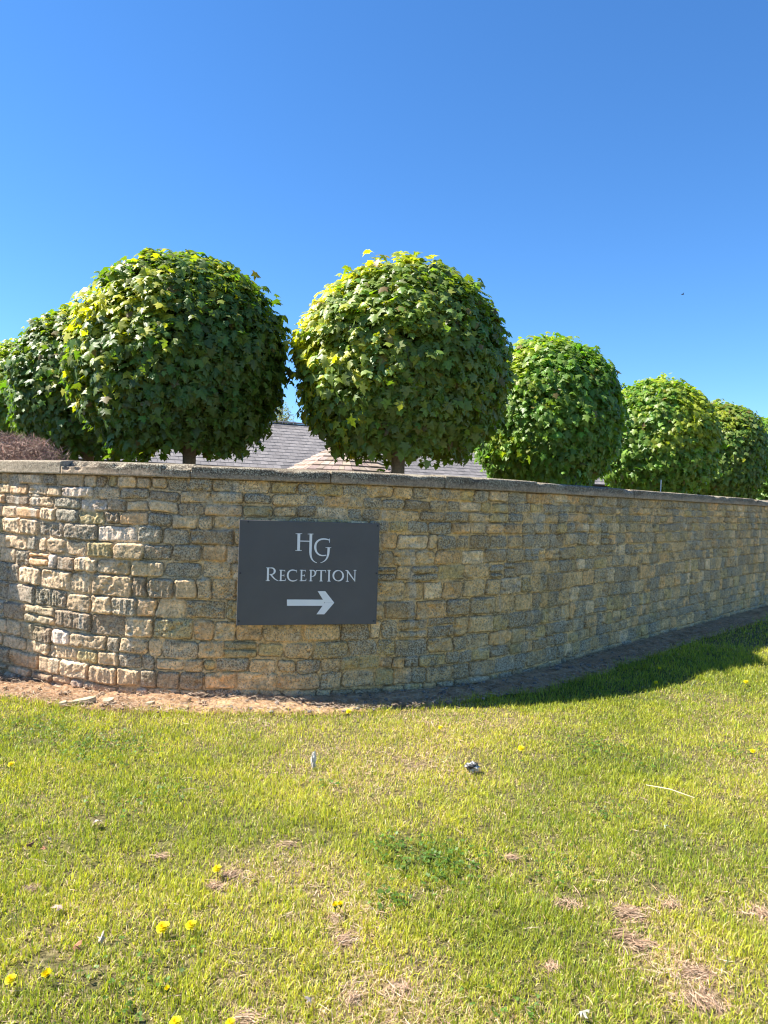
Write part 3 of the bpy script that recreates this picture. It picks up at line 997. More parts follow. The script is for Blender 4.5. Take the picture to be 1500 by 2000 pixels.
# ------------------------------------------------------------------ twig hedge behind the wall on the left
def build_hedge():
    r = np.random.default_rng(8)
    n = 13000
    path = np.array([(-2.93, 6.95), (-3.35, 7.18), (-3.72, 7.5), (-4.2, 8.2), (-5.3, 10.1)])
    seg = np.concatenate([[0], np.cumsum(np.hypot(*np.diff(path, axis=0).T))])

    def along(q):
        return np.stack([np.interp(q, seg, path[:, 0]), np.interp(q, seg, path[:, 1])], -1)
    q = seg[-1] * r.random(n) ** 1.25
    endw = np.clip(q / 0.5, 0.03, 1) ** 0.5
    u = r.uniform(-1, 1, n); top = 1.30 + (0.72 * endw + 0.17 * sstep(0.2, 1.2, q)) * (1 - 0.2 * u ** 4) + 0.03 * (vn(q * 5, u * 3, 4) - 0.5)
    zz = 1.15 + (top - 1.15) * np.sqrt(r.random(n))
    c0 = along(q); tg = along(q + 0.02) - along(q - 0.02); tg /= np.linalg.norm(tg, axis=1)[:, None]
    pos = c0 + np.stack([-tg[:, 1], tg[:, 0]], 1) * (0.36 * u * endw)[:, None]
    base = np.column_stack([pos, zz])
    d = np.stack([r.normal(0, 0.7, n), r.normal(0, 0.7, n), r.uniform(-0.2, 1.0, n)], 1); d /= np.linalg.norm(d, axis=1)[:, None]
    ln = r.uniform(0.05, 0.17, n)
    tip = base + d * ln[:, None]
    over = np.maximum(0, tip[:, 2] - top - 0.05); tip[:, 2] -= over * 0.8
    mid = (base + tip) / 2 + r.normal(0, 0.008, (n, 3))
    w = r.uniform(0.0016, 0.0032, n)
    a = np.cross(d, [0.3, 0.5, 0.8]); a /= np.linalg.norm(a, axis=1)[:, None]; b = np.cross(d, a)
    ring = []
    for P, k in ((base, 1.0), (mid, 0.8)):
        for t in range(3):
            th = 2 * np.pi * t / 3
            ring.append(P + (a * math.cos(th) + b * math.sin(th)) * (w * k)[:, None])
    V = np.stack(ring + [tip], 1)
    i = (np.arange(n) * 7)[:, None]
    F4 = np.concatenate([i + np.array([t, (t + 1) % 3, 3 + (t + 1) % 3, 3 + t]) for t in range(3)])
    F3 = np.concatenate([i + np.array([3 + t, 3 + (t + 1) % 3, 6]) for t in range(3)])
    pal = np.array([(0.25, 0.145, 0.105), (0.33, 0.22, 0.16), (0.17, 0.10, 0.08), (0.45, 0.34, 0.26), (0.36, 0.16, 0.10)])
    c = pal[r.choice(5, n, p=[.36, .28, .2, .1, .06])] * r.uniform(0.5, 1.35, n)[:, None]
    root = empty('hedge', (-3.4, 7.2, 0), 'low clipped hedge of bare reddish brown twigs behind the coping at left', 'hedge')
    V = V.reshape(-1, 3) - np.array([-3.4, 7.2, 0])
    mesh_arrays('twigs', V, [F3, F4], M_TWIG, root, np.repeat(c, 7, 0))
    s = MB()
    for k in range(26):
        q = np.append(along(0.1 + k * 0.15), 0) + [3.4, -7.2, 0]
        s.tube([q, q + [0.02, 0.01, 0.7], q + [r.normal(0, 0.06), r.normal(0, 0.06), 1.55]], [0.018, 0.013, 0.005], 6, (0.16, 0.11, 0.085))
        for _ in range(7):
            e = q + [r.normal(0, 0.16), r.normal(0, 0.16), r.uniform(1.3, 1.9)]
            s.tube([q + [0, 0, r.uniform(0.4, 1.0)], e], [0.008, 0.003], 5, (0.18, 0.115, 0.085))
    s.build('stems', M_TWIG, root)


build_hedge()


# ------------------------------------------------------------------ slate-roofed building far behind
def build_house():
    P0 = np.array([-9.5, 23.9]); P1 = np.array([8.75, 31.4])
    u2 = (P1 - P0) / np.linalg.norm(P1 - P0); v2 = np.array([-u2[1], u2[0]])
    org = np.array([-3.97, 0, 0]); org[:2] = P0 + u2 * 6.0
    ang = math.atan2(u2[1], u2[0])
    root = empty('house', (org[0], org[1], 0), 'long low stone building with grey slate roof behind the maples', 'building', rz=ang)
    xa, xb = -16.0, 20.0
    ez, half, pitch = 2.73, 3.15, rad(30)
    rs = np.random.default_rng(19)
    # slates, course by course
    mb = MB()
    slope = half / math.cos(pitch) + 0.25
    nrow = 15; gauge = slope / nrow
    cy, sy = math.cos(pitch), math.sin(pitch)
    for back in (0, 1):
        for q in range(nrow):
            x = xa - (0.14 if q % 2 else 0)
            while x < xb:
                w = 0.28
                d0 = -0.25 + q * gauge; d1 = d0 + gauge * 1.25
                lift = 0.022 + rs.uniform(-0.003, 0.003)
                y0, z0 = d0 * cy, ez + d0 * sy + lift
                y1, z1 = min(d1 * cy, half), ez + min(d1 * sy, half * math.tan(pitch)) + 0.004
                if back:
                    y0, y1 = 2 * half - y0, 2 * half - y1
                c = np.array([0.21, 0.188, 0.172]) * rs.uniform(0.82, 1.16)
                if rs.random() < 0.05: c = c * 0.75
                a, b = x + 0.004, x + w - 0.004
                V = [(a, y0, z0), (b, y0, z0), (b, y1, z1), (a, y1, z1), (a, y0, z0 - 0.012), (b, y0, z0 - 0.012)]
                F = [(0, 1, 2, 3), (4, 5, 1, 0)]
                if back: F = [f[::-1] for f in F]
                mb.add(V, F, c)
                x += w
        # under-boarding
        y0, z0 = -0.22 * cy, ez - 0.22 * sy - 0.01
        yy = (2 * half - y0) if back else y0
        V = [(xa, yy, z0), (xb, yy, z0), (xb, half, ez + half * math.tan(pitch) - 0.02), (xa, half, ez + half * math.tan(pitch) - 0.02)]
        mb.add(V, [(0, 1, 2, 3)], (0.05, 0.05, 0.055))
    roof = mb.build('roof', M_SLATE, root)
    rt = MB(); zr = ez + half * math.tan(pitch) + 0.03
    x = xa
    while x < xb:
        pts = [(x, half + 0.13 * math.sin(t), zr + 0.07 * math.cos(t) - 0.02) for t in np.linspace(-1.4, 1.4, 7)]
        pts2 = [(x + 0.44, p[1], p[2] + 0.004) for p in pts]
        rt.add(pts + pts2, [(i, i + 1, 8 + i, 7 + i) for i in range(6)], np.array([0.07, 0.07, 0.08]) * rs.uniform(0.85, 1.15))
        rt.tube([(x + 0.42, half, zr + 0.055), (x + 0.445, half, zr + 0.055)], [0.03, 0.03], 8, (0.06, 0.06, 0.065))
        x += 0.45
    rt.build('ridge_tiles', M_SLATE, roof)
    g = MB()
    gy, gzz = -0.27 * cy, ez - 0.25 * sy - 0.02
    pts = [(xa, gy - 0.06 + 0.06 * math.cos(t), gzz - 0.06 * math.sin(t)) for t in np.linspace(math.pi, 0, 9)]
    g.add(pts + [(xb, p[1], p[2]) for p in pts], [(i + 1, i, 9 + i, 10 + i) for i in range(8)], (0.012, 0.012, 0.013))
    g.build('gutter', M_BLACK, root)
    for xx in (-4.1, 4.5, 12.5):
        d = MB(); d.tube([(xx, gy - 0.04, gzz - 0.04), (xx, gy + 0.1, gzz - 0.22), (xx, gy + 0.1, 0)], [0.035] * 3, 10, (0.012, 0.012, 0.013)); d.build('downpipe', M_BLACK, root)
    w = MB(); T = 0.0
    w.box((xa + 0.2, T, -0.1), (xb - xa - 0.4, 0, 0), (0, 2 * half, 0), (0, 0, ez - 0.10 + 0.1), (0.42, 0.345, 0.25))
    # gables
    for xx in (xa + 0.2, xb - 0.2):
        w.add([(xx, 0.02, ez - 0.1), (xx, 2 * half - 0.02, ez - 0.1), (xx, half, ez + half * math.tan(pitch) - 0.12)], [(0, 1, 2)], (0.42, 0.345, 0.25))
    w.build('walls', simple('buff_masonry', 0.9, 6, 0.2, 0.4, 0.02), root)
    fb = MB(); fb.box((xa, -0.20, ez - 0.28), (xb - xa, 0, 0), (0, 0.025, 0), (0, 0, 0.15), (0.05, 0.05, 0.05)); fb.build('fascia', M_PAINT, root)


build_house()


# ------------------------------------------------------------------ shingled summerhouse roof behind the coping
def build_summerhouse():
    ap = at_depth(672, 862, 12.2)
    zt = ap[2]; cx, cy = ap[0], ap[1] + 0.0
    root = empty('summerhouse', (cx, cy, 0), 'small eight-sided summerhouse with cedar shingle roof just behind the coping', 'summerhouse', rz=rad(12))
    rs = np.random.default_rng(23)
    mb = MB(); ns = 8; Re = 1.75; drop = 0.97; rows = 13
    for k in range(ns):
        a0, a1 = 2 * math.pi * k / ns, 2 * math.pi * (k + 1) / ns
        d0 = np.array([math.cos(a0), math.sin(a0), 0]); d1 = np.array([math.cos(a1), math.sin(a1), 0])
        for q in range(rows):
            r0 = Re * (1 - q / rows); r1 = max(0.02, Re * (1 - (q + 1.25) / rows))
            z0 = zt - drop * r0 / Re + 0.028; z1 = zt - drop * r1 / Re + 0.004
            L = np.linalg.norm(d1 - d0) * r0
            n = max(1, int(round(L / 0.13)))
            cuts = np.concatenate([[0], np.sort((np.arange(1, n) + rs.uniform(-0.25, 0.25, n - 1)) / n), [1]])
            for c0, c1 in zip(cuts[:-1], cuts[1:]):
                g = 0.0025 / max(L, 0.01)
                A = r0 * (d0 + (d1 - d0) * (c0 + g)); B = r0 * (d0 + (d1 - d0) * (c1 - g)); C = r1 * (d0 + (d1 - d0) * (c1 - g)); D = r1 * (d0 + (d1 - d0) * (c0 + g))
                lz = rs.uniform(-0.004, 0.006)
                V = [A + [0, 0, z0 + lz], B + [0, 0, z0 + lz], C + [0, 0, z1], D + [0, 0, z1], A + [0, 0, z0 + lz - 0.022], B + [0, 0, z0 + lz - 0.022]]
                col = np.array([0.32, 0.25, 0.20]) * rs.uniform(0.7, 1.2) * np.array([1, rs.uniform(0.94, 1.04), rs.uniform(0.92, 1.08)])
                mb.add(V, [(0, 1, 2, 3), (4, 5, 1, 0)], col)
        mb.add([d0 * Re * 0.99 + [0, 0, zt - drop - 0.006], d1 * Re * 0.99 + [0, 0, zt - drop - 0.006], (0, 0, zt - 0.01)], [(0, 1, 2)], (0.1, 0.075, 0.06))
    mb.build('roof', M_SHINGLE, root)
    for k in range(ns):
        a = 2 * math.pi * k / ns
        p = np.array([math.cos(a), math.sin(a), 0]) * 1.5
        b = MB(); b.box(p + [-0.05, -0.05, 0], (0.1, 0, 0), (0, 0.1, 0), (0, 0, zt - drop * 1.5 / Re - 0.02), (0.22, 0.15, 0.10)); b.build('post', M_SHINGLE, root)
    f = MB(); f.tube([(0, 0, zt - 0.02), (0, 0, zt + 0.05), (0, 0, zt + 0.12), (0, 0, zt + 0.16)], [0.05, 0.06, 0.035, 0.005], 10, (0.25, 0.18, 0.14)); f.build('finial', M_SHINGLE, root)


build_summerhouse()


# ------------------------------------------------------------------ small far tree behind the roof
def build_far_tree():
    c = at_depth(548, 812, 44.0)
    root = empty('far_tree', (c[0], c[1], 0), 'small pale green tree showing between the two big domes above the roof ridge', 'tree')
    r = np.random.default_rng(29)
    t = MB()
    t.tube([(0, 0, 0), (0.03, 0, 2.5), (0.0, 0.03, 5.2), (0.1, 0, 7.0)], [0.2, 0.16, 0.10, 0.02], 9, (0.17, 0.14, 0.11))
    tips = []
    for k in range(60):
        z = r.uniform(3.4, 6.5); az = r.uniform(0, 6.28); l = r.uniform(0.6, 1.5) * (1 - (z - 3.4) / 4.5)
        e = np.array([l * math.cos(az), l * math.sin(az), z + r.uniform(0.3, 0.8)])
        t.tube([(0, 0, z), e * [0.5, 0.5, 1] - [0, 0, 0.2], e], [0.04, 0.022, 0.008], 5, (0.2, 0.17, 0.13)); tips.append(e)
        for _ in range(4):
            e2 = e + r.normal(0, 0.25, 3) + [0, 0, 0.2]; t.tube([e, e2], [0.01, 0.004], 4, (0.22, 0.18, 0.14)); tips.append(e2)
    t.build('trunk', M_BARK, root)
    tips = np.array(tips); n = 4200
    p = tips[r.integers(0, len(tips), n)] + r.normal(0, 0.16, (n, 3))
    # sparser towards the right-hand side and the top
    keep = r.random(n) < np.clip(0.9 - 0.8 * (p[:, 0] - 0.1), 0.12, 1)
    p = p[keep]; n = len(p)
    a = r.normal(0, 1, (n, 3)); a /= np.linalg.norm(a, axis=1)[:, None]; b = np.cross(a, r.normal(0, 1, (n, 3))); b /= np.linalg.norm(b, axis=1)[:, None]
    s = r.uniform(0.03, 0.06, n)[:, None]
    V = np.stack([p - a * s, p + b * s * 0.6, p + a * s, p - b * s * 0.6], 1).reshape(-1, 3)
    F = (np.arange(n) * 4)[:, None] + np.arange(4)
    c_ = np.array([0.20, 0.22, 0.07]) * r.uniform(0.7, 1.25, n)[:, None]
    mesh_arrays('crown', V, F, M_LEAF, root, np.repeat(c_, 4, 0))


build_far_tree()


# ------------------------------------------------------------------ grass
def build_grass():
    r = np.random.default_rng(37)
    def scatter(x0, x1, y0, y1, dens):
        n = int((x1 - x0) * (y1 - y0) * dens)
        return r.uniform(x0, x1, n), r.uniform(y0, y1, n)
    X = []; Y = []
    for (x0, x1, y0, y1, dn) in ((-1.7, 1.8, 1.9, 3.2, 30000), (-2.7, 2.9, 3.2, 4.6, 20000), (-4.2, 4.3, 4.6, 6.3, 12000), (0.8, 6.2, 6.3, 9.0, 7000), (3.0, 10.5, 9.0, 15.0, 2200),
                                 (-4.2, -1.7, 1.4, 3.2, 1400), (1.8, 4.2, 1.4, 3.2, 1400), (-6.2, -4.2, 3.0, 6.3, 900), (4.3, 8.5, 3.2, 6.3, 1200), (6.2, 10.5, 6.3, 9.0, 1500), (-2.7, -1.7, 3.2, 3.3, 3000)):
        a, b = scatter(x0, x1, y0, y1, dn); X.append(a); Y.append(b)
    x = np.concatenate(X); y = np.concatenate(Y)
    s, d = wall_sd(x, y)
    e = soil_edge(s)
    ok = d > e - 0.05 + r.normal(0, 0.035, len(x))
    clump = 0.5 + 0.75 * fbm(x * 14, y * 14, 51, 3) + 0.55 * fbm(x * 5, y * 5, 52, 2)
    ok &= r.random(len(x)) < np.clip(0.55 + 1.5 * (clump - 0.42), 0.12, 1)
    # small bare hollows and the matted brown tufts push the grass aside
    rh = np.random.default_rng(77)
    holes = [(on_ground(a, b)[:2], q) for (a, b, q) in TUFTS] + [(on_ground(a, b)[:2], q) for (a, b, q) in ((185, 1600, .05), (360, 1545, .03), (270, 1560, .025), (1460, 1660, .03), (940, 1560, .03), (100, 1820, .03), (95, 1870, .028), (1080, 1640, .03), (910, 1800, .03), (1210, 1810, .03))]
    holes += [(np.array([rh.uniform(-2.6, 2.8), rh.uniform(2.1, 5.4)]), rh.uniform(0.012, 0.030)) for _ in range(170)]
    for hp, q in holes:
        ok &= (x - hp[0]) ** 2 + (y - hp[1]) ** 2 > (q * (0.6 + 0.8 * vn(x * 40, y * 40, 5))) ** 2
    x, y, d, e, clump = x[ok], y[ok], d[ok], e[ok], clump[ok]
    n = len(x)
    st = straw_amount(x, y)
    dry = r.random(n) < np.clip(0.20 + 0.80 * (st - 0.32), 0.08, 0.9)
    h = r.uniform(0.016, 0.042, n) * (0.75 + 0.6 * clump) * np.where(dry, 0.8, 1.0)
    h *= 1 + 0.55 * np.exp(-((d - e) / 0.10) ** 2) + 0.35 * sstep(6.0, 8.0, y)
    h *= np.where(r.random(n) < 0.025, 1.7, 1.0)
    w = r.uniform(0.0010, 0.0023, n) * (1 + 0.14 * np.maximum(0, y - 4))
    az = r.uniform(0, 2 * np.pi, n)
    lean = np.abs(r.normal(0.75, 0.45, n)) + np.where(dry, r.uniform(0.2, 1.3, n), 0)
    lean = np.clip(lean, 0.05, 1.45)
    dx, dy = np.cos(az), np.sin(az)
    fa = az + r.uniform(0.9, 2.2, n)
    wx, wy = np.cos(fa), np.sin(fa)
    z = gz(x, y)
    B = np.stack([x, y, z - 0.004], 1)
    L1 = h * 0.55
    M = B + np.stack([dx * np.sin(lean * 0.7) * L1, dy * np.sin(lean * 0.7) * L1, np.cos(lean * 0.7) * L1 + 0.004], 1)
    T = M + np.stack([dx * np.sin(lean * 1.25) * L1, dy * np.sin(lean * 1.25) * L1, np.cos(lean * 1.25) * L1], 1)
    T[:, 2] = np.maximum(T[:, 2], z + 0.003)
    W = np.stack([wx, wy, np.zeros(n)], 1) * w[:, None]
    V = np.stack([B - W, B + W, M + W * 0.8, M - W * 0.8, T], 1).reshape(-1, 3)
    i = (np.arange(n) * 5)[:, None]
    F4 = i + np.array([0, 1, 2, 3]); F3 = i + np.array([3, 2, 4])
    g1, g2, g3 = np.array([0.27, 0.35, 0.026]), np.array([0.58, 0.57, 0.060]), np.array([0.085, 0.165, 0.028])
    k = np.clip(0.55 + 1.2 * fbm(x * 2.3, y * 2.3, 57, 3) + r.normal(0, 0.28, n), 0, 1)[:, None]
    lush = np.clip(0.55 - st * 1.1, 0, 1)[:, None]
    c = (1 - k) * g1 + k * g2
    c = c * (1 - lush * 0.6) + g3 * lush * 0.6
    c = np.where(r.random(n)[:, None] < 0.10, g3, c)
    sw = np.array([(0.66, 0.52, 0.29), (0.56, 0.40, 0.25), (0.70, 0.58, 0.36), (0.55, 0.47, 0.17)])[r.integers(0, 4, n)]
    c = np.where(dry[:, None], sw, c) * r.uniform(0.6, 1.3, n)[:, None]
    o = mesh_arrays('grass', V, [F3, F4], M_GRASS, None, np.repeat(c, 5, 0), True)
    tag(o, 'short sunlit lawn grass, green mixed with dry straw blades', 'grass', kind='stuff')


build_grass()


def build_straw():
    """dead stalks lying in the dry patches and on the soil"""
    r = np.random.default_rng(43)
    x = np.concatenate([r.uniform(-1.8, 1.9, 26000), r.uniform(-3.6, 4.0, 26000), r.uniform(-3.2, 5.5, 22000)])
    y = np.concatenate([r.uniform(1.9, 3.4, 26000), r.uniform(3.4, 5.6, 26000), r.uniform(5.0, 9.0, 22000)])
    s, d = wall_sd(x, y); st = straw_amount(x, y)
    on_soil = (d < soil_edge(s)) & (d > 0.03)
    keep = np.where(on_soil, (r.random(len(x)) < np.where(s > -0.3, 0.75, 0.35)), r.random(len(x)) < np.clip((st - 0.58) * 1.3, 0.015, 0.6)) & (d > 0.03)
    x, y, on_soil = x[keep], y[keep], on_soil[keep]
    sa = r.uniform(-2.0, 9.0, 9000); da = 0.03 + 0.5 * r.random(9000) ** 0.8
    qx, qy, qnx, qny, _, _ = wall_frame(sa)
    x = np.concatenate([x, qx + qnx * da]); y = np.concatenate([y, qy + qny * da]); on_soil = np.concatenate([on_soil, np.ones(9000, bool)])
    n0 = len(x)
    az = r.uniform(0, 2 * np.pi, n0)
    tx, ty, ta, tz = [], [], [], []
    for (a, b, q) in TUFTS:                          # combed mats of brown dead grass
        g = on_ground(a, b); m = int(110 * (q / 0.04) ** 1.6); main = r.uniform(0, 6.28)
        rx, ry = r.normal(0, q * 0.75, m), r.normal(0, q * 0.55, m)
        tx.append(g[0] + rx); ty.append(g[1] + ry); ta.append(main + r.normal(0, 0.5, m)); tz.append(r.uniform(0.004, 0.024, m) * np.exp(-(rx ** 2 + ry ** 2) / (2 * q * q)))
    x = np.concatenate([x] + tx); y = np.concatenate([y] + ty); az = np.concatenate([az] + ta); on_soil = np.concatenate([on_soil, np.zeros(len(x) - n0, bool)])
    tuft = np.arange(len(x)) >= n0
    n = len(x); ln = r.uniform(0.02, 0.075, n); w = r.uniform(0.0006, 0.0012, n) * (1 + 0.12 * np.maximum(0, y - 3))
    z = gz(x, y) + np.where(on_soil, 0.045, 0.012) + r.uniform(0, 0.010, n)
    z[tuft] = gz(x[tuft], y[tuft]) + np.concatenate(tz)
    d = np.stack([np.cos(az), np.sin(az), r.normal(0, 0.18, n)], 1)
    p = np.stack([x, y, z], 1); W = np.stack([-np.sin(az), np.cos(az), r.normal(0, 0.5, n)], 1) * w[:, None]
    mid = p + r.normal(0, 0.004, (n, 3))
    V = np.stack([p - d * ln[:, None] / 2 - W, p - d * ln[:, None] / 2 + W, mid + W, mid - W, p + d * ln[:, None] / 2], 1).reshape(-1, 3)
    i = (np.arange(n) * 5)[:, None]
    c = np.array([(0.52, 0.37, 0.24), (0.44, 0.28, 0.18), (0.55, 0.43, 0.29)])[r.integers(0, 3, n)] * r.uniform(0.7, 1.15, n)[:, None]
    c = np.where(on_soil[:, None], c * 0.85, c)
    c = np.where(tuft[:, None], c * np.array([1.0, 0.92, 0.85]) * r.uniform(0.55, 1.15, n)[:, None], c)
    o = mesh_arrays('dead_grass', V, [i + np.array([3, 2, 4]), i + np.array([0, 1, 2, 3])], M_STRAW, None, np.repeat(c, 5, 0))
    tag(o, 'pale dead stalks lying flat in the lawn and on the soil', 'dead grass', kind='stuff')


build_straw()


def build_clover():
    r = np.random.default_rng(53)
    V = []; F = []; C = []; k = 0
    for (a, b, R, cnt) in ((850, 1690, 0.22, 330), (760, 1660, 0.10, 70), (205, 1465, 0.35, 420), (80, 1420, 0.4, 260), (1180, 1470, 0.35, 260), (760, 1765, 0.08, 60), (1440, 1470, 0.3, 130),
                           (300, 1560, 0.25, 120), (1080, 1700, 0.2, 70), (250, 1930, 0.2, 60), (1190, 1600, 0.15, 60), (640, 1540, 0.12, 30), (1000, 1990, 0.15, 40)):
        g = on_ground(a, b)
        for _ in range(int(cnt * 0.5)):
            q = g[:2] + r.normal(0, R * 0.5, 2)
            s, d = wall_sd(q[:1], q[1:])
            if d[0] < soil_edge(s)[0]: continue
            z = float(gz(q[0], q[1])) + r.uniform(0.016, 0.036); az = r.uniform(0, 6.28)
            col = np.array([0.10, 0.19, 0.025]) * r.uniform(0.7, 1.4)
            for l in range(3):
                t = az + l * 2.09; rr = r.uniform(0.004, 0.008); c0 = np.array([q[0] + math.cos(t) * rr, q[1] + math.sin(t) * rr, z])
                tilt = r.normal(0, 0.35, 2)
                for m in range(6):
                    th = 2 * math.pi * m / 6; ox, oy = math.cos(th) * rr * 0.95, math.sin(th) * rr * 0.95
                    V.append(c0 + [ox, oy, ox * tilt[0] + oy * tilt[1]])
                F += [(k, k + 1, k + 2, k + 3), (k, k + 3, k + 4, k + 5)]; k += 6; C += [col] * 6
    o = mesh_arrays('clover', np.array(V), np.array(F), M_GRASS, None, np.array(C))
    tag(o, 'low dark green clover leaves in patches of the lawn', 'clover', kind='stuff')


build_clover()


def build_gravel():
    r = np.random.default_rng(59)
    mb = MB()
    for _ in range(300):
        s = r.uniform(-3.4, 5.0); d = r.uniform(0.04, 0.5)
        px, py, nx, ny, _, _ = wall_frame(s)
        p = np.array([px + nx * d, py + ny * d, 0]); p[2] = gz(p[0], p[1]) + 0.03
        k = r.uniform(0.006, 0.02) * (1.6 if r.random() < 0.07 else 1)
        v = []
        for zz, rr in ((-0.4, 0.8), (0.15, 1.0), (0.55, 0.6)):
            for t in range(6):
                th = t * 1.047 + zz; v.append(p + k * np.array([math.cos(th) * rr * r.uniform(0.7, 1.2), math.sin(th) * rr * r.uniform(0.7, 1.2), zz]))
        v.append(p + [0, 0, k * 0.6])
        f = [(i * 6 + t, i * 6 + (t + 1) % 6, (i + 1) * 6 + (t + 1) % 6, (i + 1) * 6 + t) for i in range(2) for t in range(6)] + [(12 + t, 12 + (t + 1) % 6, 18) for t in range(6)]
        c = np.array([0.30, 0.20, 0.12]) if s < 0.3 else np.array([0.2, 0.17, 0.14])
        mb.add(v, f, c * r.uniform(0.6, 1.35))
    tag(mb.build('gravel', M_SCRAP), 'small stones and crumbs scattered over the soil strip', 'gravel', kind='stuff')


build_gravel()


# ------------------------------------------------------------------ dandelions
def dandelion_head(seed, r0, closed=0.0):
    r = np.random.default_rng(seed)
    mb = MB()
    for ring, (l, n, el) in enumerate(((1.0, 26, 0.12), (0.86, 24, 0.34), (0.66, 20, 0.62), (0.42, 14, 0.95))):
        for k in range(n):
            az = 2 * math.pi * (k + 0.37 * ring) / n + r.normal(0, 0.05)
            e = el + closed * 0.9 + r.normal(0, 0.07); L = r0 * l * r.uniform(0.88, 1.06) * (1 + 0.4 * closed)
            d = np.array([math.cos(az) * math.cos(e), math.sin(az) * math.cos(e), math.sin(e)]); t = np.array([-math.sin(az), math.cos(az), 0])
            w = r0 * 0.12
            o = np.array([0, 0, 0.001 + 0.0012 * ring])
            mb.add([o + d * r0 * 0.06 - t * w * .4, o + d * r0 * 0.06 + t * w * .4, o + d * L * 0.9 + t * w, o + d * L - t * w * 0.2, o + d * L * 0.9 - t * w], [(0, 1, 2, 4), (4, 2, 3)],
                   np.array([0.88, 0.74, 0.010]) * r.uniform(0.85, 1.05) if ring < 3 else np.array([0.84, 0.64, 0.01]))
    return mb


def build_dandelions():
    G = 'dandelions in the lawn'
    spots = [
        (318, 1812, 0.026, 0.0, 'largest yellow dandelion, left one of the close pair low in the lawn'),
        (373, 1807, 0.021, 0.0, 'dandelion just right of the largest one in the close pair'),
        (424, 1697, 0.020, 0.0, 'lone open dandelion above and right of the close pair'),
        (655, 1769, 0.013, 0.6, 'half closed dandelion bud, left of two beside a straw tuft'),
        (665, 1767, 0.012, 0.6, 'half closed dandelion bud, right of two beside a straw tuft'),
        (22, 1493, 0.020, 0.0, 'dandelion at the left edge near the soil strip'),
        (21, 1913, 0.019, 0.1, 'dandelion in the bottom left corner at the picture edge'),
        (93, 1906, 0.019, 0.4, 'ragged orange-yellow dandelion a little right of the bottom left corner'),
        (327, 1932, 0.010, 0.6, 'tiny closed dandelion below the close pair'),
        (343, 1997, 0.020, 0.0, 'dandelion cut by the bottom edge, left of two there'),
        (450, 1998, 0.016, 0.1, 'dandelion cut by the bottom edge, right of two there'),
        (681, 1390, 0.022, 0.0, 'dandelion among tall blades at the soil edge below the sign'),
        (1018, 1462, 0.024, 0.0, 'dandelion right of and above the black and white scrap'),
        (1470, 1467, 0.020, 0.0, 'dandelion near the right edge in the sunlit lawn'),
        (1457, 1332, 0.024, 0.0, 'dandelion at the right, just outside the wall shadow'),
        (1281, 1333, 0.022, 0.1, 'dandelion in the wall shadow, nearer the sunlit edge'),
        (1288, 1305, 0.020, 0.1, 'dandelion in the wall shadow, nearer the wall'),
        (860, 1421, 0.017, 0.3, 'faint flat dandelion in the straw near the soil edge, right of centre'),
    ]
    heads = {}
    r = np.random.default_rng(61)
    for (a, b, rr, cl, lab) in spots:
        hgt = r.uniform(0.040, 0.055)
        if 660 < a < 700 and b < 1400: hgt = 0.075
        p = on_ground(a, b, hgt)
        z0 = float(gz(p[0], p[1]))
        root = empty('dandelion', (p[0], p[1], z0), lab, 'dandelion', G, r.uniform(0, 6.28))
        key = cl > 0.3
        if key not in heads:
            mb = dandelion_head(5 + int(key), 0.02, 0.7 if key else 0.0)
            h = mb.build('flower_head', M_PETAL, root); heads[key] = h
            s = MB(); s.tube([(0, 0, -0.01), (0.003, 0, 0.5), (0, 0, 0.985)], [0.0022, 0.0020, 0.0020], 6, (0.22, 0.22, 0.09))
            s.tube([(0, 0, 0.80), (0, 0, 0.92), (0, 0, 1.0)], [0.003, 0.007, 0.008], 8, (0.07, 0.13, 0.03))
            heads[('stem', key)] = s.build('stem', M_GRASS, root)
            st = heads[('stem', key)]
        else:
            h = heads[key].copy(); COL.objects.link(h); h.parent = root
            st = heads[('stem', key)].copy(); COL.objects.link(st); st.parent = root
        h.location = (0, 0, hgt - z0); h.scale = (rr / 0.02,) * 3
        # heads look towards the sun and the sky
        h.rotation_euler = (Vector((0, 0, 1)) * 1.0 + Matrix.Rotation(-root.rotation_euler.z, 3, 'Z') @ (SUN_DIR * 0.35 + Vector((0.05, -0.55, 0)))).to_track_quat('Z', 'Y').to_euler()
        st.scale = (1, 1, hgt - z0)


build_dandelions()


# ------------------------------------------------------------------ small things lying about
def crumple(name, loc, size, cols, seed, label, cat, mat=None, squash=(1, 1, 1)):
    r = np.random.default_rng(seed)
    V = []; F = []; nu, nvv = 12, 9
    for i in range(nvv):
        th = math.pi * (i + 0.5) / nvv
        for j in range(nu):
            a = 2 * math.pi * j / nu
            k = 0.55 + 0.6 * r.random()
            V.append(np.array([math.sin(th) * math.cos(a) * k * squash[0], math.sin(th) * math.sin(a) * k * squash[1], -math.cos(th) * k * squash[2]]) * size)
    for i in range(nvv - 1):
        for j in range(nu):
            F.append((i * nu + j, i * nu + (j + 1) % nu, (i + 1) * nu + (j + 1) % nu, (i + 1) * nu + j))
    V.append(np.array([0, 0, -size * squash[2] * .7])); V.append(np.array([0, 0, size * squash[2] * .7]))
    F += [(len(V) - 2, (j + 1) % nu, j) for j in range(nu)] + [(len(V) - 1, (nvv - 1) * nu + j, (nvv - 1) * nu + (j + 1) % nu) for j in range(nu)]
    cc = np.array([cols[int(vn(v[0] / size * 1.4 + 5, v[2] / size * 1.8 + v[1] / size, seed) * len(cols) * 0.999)] for v in V])
    mb = MB(); mb.add(V, F, cc)
    o = mb.build(name, mat or M_SCRAP)
    o.location = loc
    return tag(o, label, cat)


